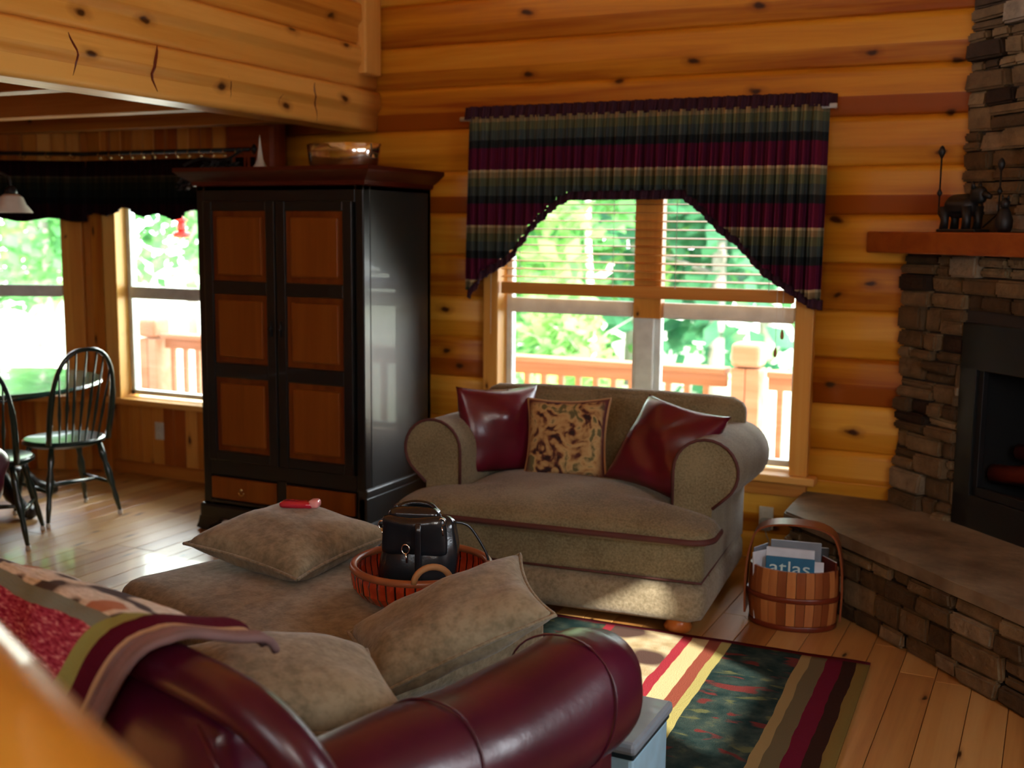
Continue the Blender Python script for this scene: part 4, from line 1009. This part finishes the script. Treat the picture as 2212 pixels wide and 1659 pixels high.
# handbag
t = thing('leather_handbag', 'black leather handbag with silver buckles standing in the round tray', 'handbag', (TX - .01, TY + .01, .483), math.radians(18))
b = new(); puffy(b, -.125, .125, -.062, .062, 0, .245, .04, 14, (.004, .020, .0), .020, None, 9, 4)
for v in b.verts:
    k = v.co.z / .245; v.co.y *= (1.15 - .75 * k * k); v.co.x *= (1.0 - .10 * k)
obj('bag_body', b, 'bag_leather', t)
b = new(); puffy(b, -.11, .10, -.075, -.045, .12, .245, .014, 8, (0, .006, 0), .008, None, 12, 2); puffy(b, -.10, .07, -.05, .02, .225, .265, .02, 8, (0, 0, .006), .008); obj('flap', b, 'bag_leather', t)
b = new(); tube(b, spline([(-.085, -.03, .22), (-.07, -.01, .262), (-.02, .0, .278), (.04, .0, .268), (.075, -.03, .225)]), .009, 8); obj('top_handle', b, 'bag_leather', t, smooth=True)
b = new(); tube(b, spline([(.115, 0, .22), (.16, .02, .20), (.21, .03, .12), (.225, .03, .075)]), .0045, 6); obj('shoulder_strap', b, 'bag_leather', t, smooth=True)
def ringat(c, r, th=.003, ax='y'):
    return [(c[0] + r * math.cos(a), c[1], c[2] + r * 1.2 * math.sin(a)) for a in [2 * PI * i / 14 for i in range(15)]]
for c, r in (((-.03, -.088, .145), .013), ((-.115, -.06, .215), .011), ((.085, -.07, .235), .010)):
    b = new(); tube(b, ringat(c, r), .0026, 6, caps=False); tube(b, [(c[0], c[1], c[2] - .012), (c[0] + .004, c[1], c[2] - .045)], .003, 6); obj('buckle', b, 'silver', t, smooth=True)
b = new(); puffy(b, .0, .022, -.094, -.078, .03, .23, .006, 4, (0, 0, 0)); obj('front_strap', b, 'bag_leather', t)

# ================================================================= BURGUNDY SOFA (seen from behind)
SO = math.radians(-16)
so = thing('leather_sofa', 'burgundy leather sofa seen from behind in the foreground', 'sofa', (-1.26, 1.47, 0), SO)
# local x right along back, y toward the seat. back right end at x=0, length to the left 2.3
b = new(); puffy(b, -3.3, -0.01, -0.02, .15, .10, .79, .06, 20, (0, .0, 0), .006, None, 4); obj('back_panel', b, 'burgundy_leather', so)
b = new(); tube(b, spline([(-3.35, .02, .70), (-3.27, .03, .815), (-1.2, .03, .825), (-.55, .03, .828), (-.25, .03, .832), (-.03, .03, .828), (0.06, .045, .80), (0.13, .07, .735), (0.165, .10, .64), (.17, .12, .50)], 7), .046, 16)
obj('back_roll', b, 'burgundy_leather', so, smooth=True)
b = new(); tube(b, [(-.04, -.028, .79), (.03, -.030, .73), (.08, -.01, .62), (.09, -.0, .30)], .006, 6); obj('welt', b, 'burgundy_leather', so, smooth=True)
for i in range(3):
    b = new(); puffy(b, -.36 - .95 * (i + 1), -.36 - .95 * i, .10, .22, .42, .745, .09, 14, (0, .03, .015), .012, None, 5, i + 1); obj('back_cushion', b, 'burgundy_leather', so)
for i in range(3):
    b = new(); puffy(b, -.12 - 1.02 * (i + 1), -.12 - 1.02 * i, .14, .70, .26, .43, .05, 12, (0, .01, .03), .006, None, 5, i + 1); obj('seat_cushion', b, 'burgundy_leather', so)
b = new(); puffy(b, -3.3, 0, 0, .69, .07, .28, .03, 8); obj('base', b, 'burgundy_leather', so)
# rolled arm
def sofa_arm(x, s, nm):
    b = new(); ys = [.02, .08, .2, .4, .6, .8, .98, 1.06, 1.10, 1.115]; rs = [.125, .135, .140, .146, .152, .157, .157, .14, .11, .05]
    pts = [(x, y, .518 + .028 * min(1, y) + .015 * math.sin(i)) for i, y in enumerate(ys)]
    pp = spline(pts, 4); rr_ = []
    for i in range(len(ys) - 1):
        for j in range(4): rr_.append(rs[i] + (rs[i + 1] - rs[i]) * j / 4)
    rr_.append(rs[-1]); tube(b, pp, rr_, 36)
    for v in b.verts: v.co += noise.noise_vector(v.co * 5) * 0.010
    o = obj('arm', b, 'burgundy_leather', so, smooth=True)
    b = new(); puffy(b, x - .10, x + .10, .05, 1.02, .07, .50, .03, 8); obj('arm_panel', b, 'burgundy_leather', so)
    for yy in (.93, .50):
        b = new(); tube(b, [(x + (.150 + .012 * (yy > .7)) * math.cos(a), yy + .02 * math.sin(a * 2), .518 + .028 * yy + (.150 + .012 * (yy > .7)) * math.sin(a)) for a in [2 * PI * i / 40 for i in range(41)]], .0028, 6, caps=False); obj('seam', b, 'burgundy_leather', o, smooth=True)
sofa_arm(.0, 1, 'r'); sofa_arm(-3.42, -1, 'l')
for x in (-3.38, .03):
    for y in (.08, .88):
        b = new(); lathe(b, [(.03, 0), (.04, .03), (.035, .08)], x, y, 14); obj('foot', b, 'foot_wood', so, smooth=True)

# pillows on the sofa
pillow('tan_pillow', 'tan pillow lying on the sofa seat beside the throw blanket', 'velour', .50, .44, .20, (-1.555, 2.045, .580), (0.65, 0.75, -0.13), (-0.74, 0.66, 0.09), 'chenille_light', seed=21, wr=.02)
pillow('tan_pillow', 'large tan pillow tilted up between rolled sofa arm and ottoman', 'velour', .56, .40, .17, (-1.50, 2.70, .545), (0.73, 0.53, 0.38), (-0.62, 0.77, 0.14), 'chenille_light', seed=27, wr=.03)

# throw blanket
def throw():
    bm = new(); uv = bm.loops.layers.uv.new('UVMap'); nu, nv = 80, 64
    # cross section in sofa local (y, z), v: 0 inner edge -> 1 outer bottom
    sec = spline([Vector((0, y, z)) for y, z in ((.235, .80), (.215, .83), (.16, .855), (.08, .88), (.01, .885), (-.04, .84), (-.055, .65), (-.06, .45), (-.06, .30))], 8)
    # arc length
    L = [0]
    for a, c in zip(sec[:-1], sec[1:]): L.append(L[-1] + (c - a).length)
    def at(t):
        d = t * L[-1]
        for i in range(len(L) - 1):
            if L[i + 1] >= d: q = (d - L[i]) / max(1e-6, L[i + 1] - L[i]); return sec[i].lerp(sec[i + 1], q)
        return sec[-1]
    g = []
    for i in range(nu + 1):
        row = []
        for j in range(nv + 1):
            u = i / nu; v = j / nv
            p = at(v); hem = -0.19 - 0.55 * max(0, v - .30) + 0.03 * math.sin(v * 7)
            x = hem - u * 1.75
            if p.y > 0.02: p = Vector((0, 0.02 + (p.y - 0.02) * (1 - 0.55 * min(1, u * 1.6)), p.z - 0.012 * min(1, u * 2)))
            n_ = noise.noise(Vector((x * 3, v * 4, 2))) * .020 + noise.noise(Vector((x * 9, v * 3, 5))) * .010
            k = math.exp(-((u * 1.75 - .10) / .035) ** 2) * .018 + math.exp(-((u * 1.75 - .02) / .02) ** 2) * .012
            q = at(min(1, v + .01)) - at(max(0, v - .01)); nr = Vector((0, -q.z, q.y)).normalized()
            if nr.z < 0 and v < .5: nr = -nr
            if v >= .5 and nr.y > 0: nr = -nr
            row.append(bm.verts.new(Vector((x, p.y, p.z)) + nr * (n_ + k + .012)))
        g.append(row)
    for i in range(nu):
        for j in range(nv):
            f = bm.faces.new((g[i][j], g[i + 1][j], g[i + 1][j + 1], g[i][j + 1])); f.smooth = True
            for lp, (a, c) in zip(f.loops, ((i, j), (i + 1, j), (i + 1, j + 1), (i, j + 1))): lp[uv].uv = (a / nu, c / nv)
    return bm, [g[0][j].co.copy() for j in range(nv + 1)]
tb = thing('throw_blanket', 'pink, cream and green woven throw draped over sofa back', 'blanket', (-1.26, 1.47, 0), SO)
bm_, hem = throw(); o = obj('woven_cloth', bm_, 'throw_weave', tb, smooth=True); thicken(o, .006)
b = new(); tube(b, hem, .009, 8); tube(b, [p + Vector((-.035, -.006, .004)) for p in hem], .006, 6); obj('hem_binding', b, 'ruffle_tan' if 'ruffle_tan' in M else 'paper_grey', tb, smooth=True)
plain('hem_mauve', (0.20, 0.12, 0.115), 0.85)
bpy.data.objects['hem_binding'].data.materials[0] = M['hem_mauve']

# pale blue box with grey lid by the sofa arm
t = thing('storage_box', 'pale blue box with grey lid in front of the rolled sofa arm', 'box', (-0.992, 2.755, 0.012), 0)
b = new(); box(b, -.085, .085, -.145, .145, 0, .30, .012); obj('box_body', b, 'pale_blue', t)
b = new(); box(b, -.088, .088, -.148, .148, .295, .312, .004); obj('dark_gap_band', b, 'dark_teal', t)  # dark strip between body and lid
b = new(); box(b, -.096, .096, -.158, .158, .310, .345, .012); obj('lid', b, 'grey_blue', t)

# ================================================================= MAGAZINE BASKET
t = thing('magazine_basket', 'oval wooden stave basket with tall bent handle holding magazines', 'basket', (-0.945, 4.735, 0), math.radians(8))
b = new(); l = tone_layer(b); N = 30; rnd = random.Random(5)
for k in range(N):
    a0 = 2 * PI * k / N; a1 = 2 * PI * (k + 1) / N - .012; tn = rnd.uniform(.25, .75)
    rows = []
    for z, r_ in ((0.0, .92), (.03, .97), (.10, 1.0), (.20, 1.0), (.255, .97)):
        rows.append([b.verts.new((.188 * r_ * math.cos(a), .135 * r_ * math.sin(a), z)) for a in (a0, (a0 + a1) / 2, a1)] + [b.verts.new(((.188 * r_ - .012) * math.cos(a), (.135 * r_ - .012) * math.sin(a), z)) for a in (a1, (a0 + a1) / 2, a0)])
    for p, q in zip(rows[:-1], rows[1:]):
        for j in range(6): f = b.faces.new((p[j], p[(j + 1) % 6], q[(j + 1) % 6], q[j])); f[l] = tn
    b.faces.new(rows[0])[l] = tn; b.faces.new(rows[-1])[l] = tn
obj('stave_wall', b, 'basket_wood', t)
b = new(); lathe(b, [(.168, .004), (.168, .02)], 0, 0, 40, sy=.72); obj('bottom', b, 'basket_wood', t)
for z, r_ in ((.135, 1.012), (.012, .95)):
    b = new(); lathe(b, [(.190 * r_, z - .012), (.194 * r_, z - .009), (.194 * r_, z + .009), (.190 * r_, z + .012), (.184 * r_, z)], 0, 0, 48, sy=.72, closed=False); obj('hoop', b, 'crown_wood', t, smooth=True)
b = new(); l = tone_layer(b); hp = spline([(-.196, 0, .04), (-.199, 0, .15), (-.192, 0, .28), (-.175, 0, .36), (-.150, 0, .405), (-.09, 0, .43), (0, 0, .437), (.09, 0, .43), (.150, 0, .405), (.175, 0, .36), (.192, 0, .28), (.199, 0, .15), (.196, 0, .04)], 5)
rows = []
for i, p in enumerate(hp):
    tt = (hp[min(i + 1, len(hp) - 1)] - hp[max(i - 1, 0)]).normalized(); nr = Vector((-tt.z, 0, tt.x)); yw = .055
    rows.append([b.verts.new(p + Vector((0, s * yw, 0)) + nr * q) for s, q in ((-1, -.004), (1, -.004), (1, .004), (-1, .004))])
for p, q in zip(rows[:-1], rows[1:]):
    for j in range(4): b.faces.new((p[j], p[(j + 1) % 4], q[(j + 1) % 4], q[j]))
b.faces.new(rows[0]); b.faces.new(rows[-1]); obj('bent_handle', b, 'basket_wood', t)
def mag(x, y, z, rz, w_, h_, th, mat, lab, lean=12, nm='magazine', parts=None):
    t = thing(nm, lab, 'magazine', (x, y, z), rz); t.rotation_euler = (math.radians(-lean), 0, rz)
    b = new(); box(b, -w_ / 2, w_ / 2, -th / 2, th / 2, 0, h_, .0015, seg=1); obj('cover', b, mat, t)
    b = new(); box(b, -w_ / 2 + .002, w_ / 2 - .002, -th / 2 + .0015, th / 2 - .0015, h_ - .001, h_ + .0012); obj('pages', b, 'paper_white', t)
    return t
BC = Vector((-0.945, 4.735, 0)); r8 = math.radians(8)
m1 = mag(BC.x - .005, BC.y - .075, .022, r8, .20, .275, .008, 'paper_teal', 'teal magazine with large pale title at front of the basket', 6)
# title lettering
cu_ = bpy.data.curves.new('title', 'FONT'); cu_.body = 'atlas'; cu_.size = .105; cu_.extrude = .0006; cu_.align_x = 'CENTER'
to = bpy.data.objects.new('title', cu_); COL.objects.link(to)
dg = bpy.context.evaluated_depsgraph_get(); me = bpy.data.meshes.new_from_object(to.evaluated_get(dg)); bpy.data.objects.remove(to)
me.materials.clear(); me.materials.append(M['ink_light']); tt_ = bpy.data.objects.new('title_lettering', me); COL.objects.link(tt_); tt_.parent = m1
tt_.rotation_euler = (PI / 2, 0, 0); tt_.location = (0.0, -.0050, .218 - .012)
tt_.scale = (.92, .72, 1)
mag(BC.x - .115, BC.y - .045, .022, r8 + .9, .11, .285, .007, 'paper_white', 'white magazine standing at left side of the basket', 4)
mag(BC.x - .128, BC.y - .015, .022, r8 + 1.1, .11, .300, .006, 'paper_grey', 'grey magazine behind the white one at basket left', 3)
mag(BC.x + .045, BC.y - .055, .022, r8, .17, .262, .008, 'paper_white', 'pale magazine just behind the teal one in basket', 5)
mag(BC.x - .015, BC.y - .025, .022, r8, .20, .300, .010, 'paper_white', 'white magazine at the middle of the basket', 4)
mag(BC.x - .0, BC.y + .012, .022, r8, .21, .325, .010, 'paper_grey', 'tall grey magazine standing highest in the basket', 3)
mag(BC.x + .03, BC.y + .05, .022, r8, .20, .30, .010, 'paper_dark', 'dark magazine at the back of the basket', 2)
mag(BC.x + .135, BC.y + .01, .022, r8 - 1.0, .11, .27, .008, 'crown_wood', 'dark red magazine at right end of the basket', 2)
# dark bag by the basket, against the hearth
t = thing('fireplace_brush_stand', 'dark hearth tool bundle between basket and stone hearth', 'tool', (-0.675, 4.93, 0))
bpy.data.objects.remove(t)

# ================================================================= DINING SET
def windsor(name, label, loc, rz, group):
    t = thing(name, label, 'chair', loc, rz, group)   # local: faces +y, back at -y
    b = new(); l = tone_layer(b); N = 36; prof = [(0.86, .415), (1.0, .432), (1.0, .448), (.95, .456)]
    rows = []
    for r_, z in prof: rows.append([b.verts.new((.225 * r_ * math.cos(a) * (1 + .05 * math.sin(a)), .21 * r_ * math.sin(a), z)) for a in [2 * PI * i / N for i in range(N)]])
    for p, q in zip(rows[:-1], rows[1:]):
        for j in range(N): b.faces.new((p[j], p[(j + 1) % N], q[(j + 1) % N], q[j]))
    b.faces.new(rows[0]); 
    inner = [b.verts.new((.225 * .6 * math.cos(a), .21 * .6 * math.sin(a), .444)) for a in [2 * PI * i / N for i in range(N)]]
    for j in range(N): b.faces.new((rows[-1][j], rows[-1][(j + 1) % N], inner[(j + 1) % N], inner[j]))
    b.faces.new(inner); obj('seat', b, 'windsor_green', t, smooth=True, autos=True)
    H = .53
    def hoop(s): # s 0..1
        a = PI * s; ww = .185 + .035 * math.sin(a); x = -ww * math.cos(a) * (1 if True else 0)
        x = -math.copysign(abs(math.cos(a)) ** .8, math.cos(a)) * (.175 + .04 * math.sin(a)); zz = math.sin(a) ** .75 * H
        return Vector((x, -.165 - .25 * zz - .0, .45 + zz))
    pts = [hoop(i / 30) for i in range(31)]; b = new(); tube(b, pts, [.015 if 4 < i < 26 else .020 for i in range(31)], 8, flat=.8); obj('back_hoop', b, 'windsor_green', t, smooth=True)
    for k in range(7):
        xx = -.125 + k * .0417; zt = max((p.z for p in pts if abs(p.x - xx * 1.2) < .03), default=.9); p = min(pts, key=lambda q: abs(q.x - xx * 1.2) + (0 if q.z > .7 else 9))
        b = new(); a0 = Vector((xx * .9, -.165, .45)); a1 = p
        tube(b, [a0, a0.lerp(a1, .25), a0.lerp(a1, .4), a0.lerp(a1, .6), a1], [.005, .007, .010, .006, .0045], 6); obj('spindle', b, 'windsor_green', t, smooth=True)
    legs = {}
    for sx in (-1, 1):
        for sy in (-1, 1):
            a = Vector((sx * .14, sy * .125, .43)); c = Vector((sx * .215, sy * .20, .022)); b = new()
            tube(b, [a, a.lerp(c, .2), a.lerp(c, .3), a.lerp(c, .42), a.lerp(c, .58), a.lerp(c, .66), a.lerp(c, .8), c], [.013, .019, .013, .021, .019, .013, .015, .010], 10)
            o = obj('leg', b, 'windsor_green', t, smooth=True); b = new(); lathe(b, [(.011, 0), (.013, .006), (.012, .026)], c.x, c.y, 10); obj('foot_pad', b, 'felt_white', o, smooth=True); legs[sx, sy] = a.lerp(c, .60)
    for sx in (-1, 1):
        p, q = legs[sx, -1], legs[sx, 1]; b = new(); tube(b, [p, p.lerp(q, .5), q], [.008, .014, .008], 8); obj('stretcher', b, 'windsor_green', t, smooth=True)
    p, q = legs[-1, -1].lerp(legs[-1, 1], .5), legs[1, -1].lerp(legs[1, 1], .5); b = new(); tube(b, [p, p.lerp(q, .5), q], [.008, .014, .008], 8); obj('stretcher', b, 'windsor_green', t, smooth=True)
    return t
c1 = windsor('windsor_chair', 'dark green spindle-back chair at right side of dining table', (-5.07, 4.63, 0), math.radians(74), 'windsor chairs around dining table')
dup(c1, (-4.97, 4.03, 0), math.radians(38), 'dark green spindle-back chair cut off by left edge, nearer the sofa')
t = thing('dining_table', 'round dark green dining table on black pedestal beside bay', 'table', (-5.62, 4.52, 0))
b = new(); lathe(b, [(.60, .715), (.665, .722), (.68, .735), (.672, .75), (.64, .752)], n=64); obj('tabletop', b, 'table_green', t, smooth=True, autos=True)
b = new(); lathe(b, [(.12, .70), (.10, .66), (.055, .60), (.05, .50), (.085, .38), (.09, .30), (.06, .22), (.09, .17)], n=24); lathe(b, [(.45, .68), (.45, .715)], n=40); obj('pedestal', b, 'black_paint', t, smooth=True, autos=True)
for k in range(4):
    a = math.radians(-8 + 90 * k); d = Vector((math.cos(a), math.sin(a), 0)); b = new()
    tube(b, spline([d * .05 + Vector((0, 0, .24)), d * .18 + Vector((0, 0, .20)), d * .32 + Vector((0, 0, .09)), d * .42 + Vector((0, 0, .045)), d * .46 + Vector((0, 0, .045))], 5), [.045] * 10 + [.035] * 6 + [.042] * 5, 10); obj('pedestal_foot', b, 'black_paint', t, smooth=True)
# chandelier shade
t = thing('pendant_lamp', 'frosted bell glass lamp shade hanging over dining table', 'lamp', (-5.37, 4.6, 1.72))
b = new(); pr = [(.112, 0), (.105, .012), (.078, .045), (.062, .085), (.035, .105), (.032, .101), (.058, .082), (.074, .042), (.100, .010), (.108, 0)]; lathe(b, pr + [pr[0]], 0, 0, 30, closed=True); obj('lamp_shade', b, 'shade_glass', t, smooth=True)
b = new(); lathe(b, [(.036, .10), (.03, .13), (.012, .15)], n=16); tube(b, spline([(0, 0, .14), (-.02, 0, .20), (-.12, 0, .22), (-.22, 0, .12)]), .007, 8); tube(b, [(-.22, 0, .10), (-.22, 0, .52)], .010, 8); tube(b, [(-.22, 0, .52), (-.22, 0, .70)], .006, 8); obj('lamp_arm', b, 'iron_black', t, smooth=True)

# ================================================================= STAIR RAIL IN THE FOREGROUND
t = thing('stair_handrail', 'blurred orange pine handrail across lower left foreground', 'railing', (0, 0, 0))
A_ = Vector((-0.945, 0.700, 1.25)); B_ = Vector((-0.58, 0.525, 1.25)); d_ = (B_ - A_).normalized()
P0 = A_ - d_ * 1.0; P1 = B_ + d_ * .75
b = new(); tube(b, [P0, P0.lerp(P1, .3), P0.lerp(P1, .6), P1], .052, 28); obj('handrail', b, 'rail_pine', t, smooth=True)
for P in (P0 + d_ * .06, P1 - d_ * .06):
    b = new(); tube(b, [(P.x, P.y, 0), (P.x, P.y, 1.24)], .045, 20); obj('newel_post', b, 'rail_pine', t, smooth=True)
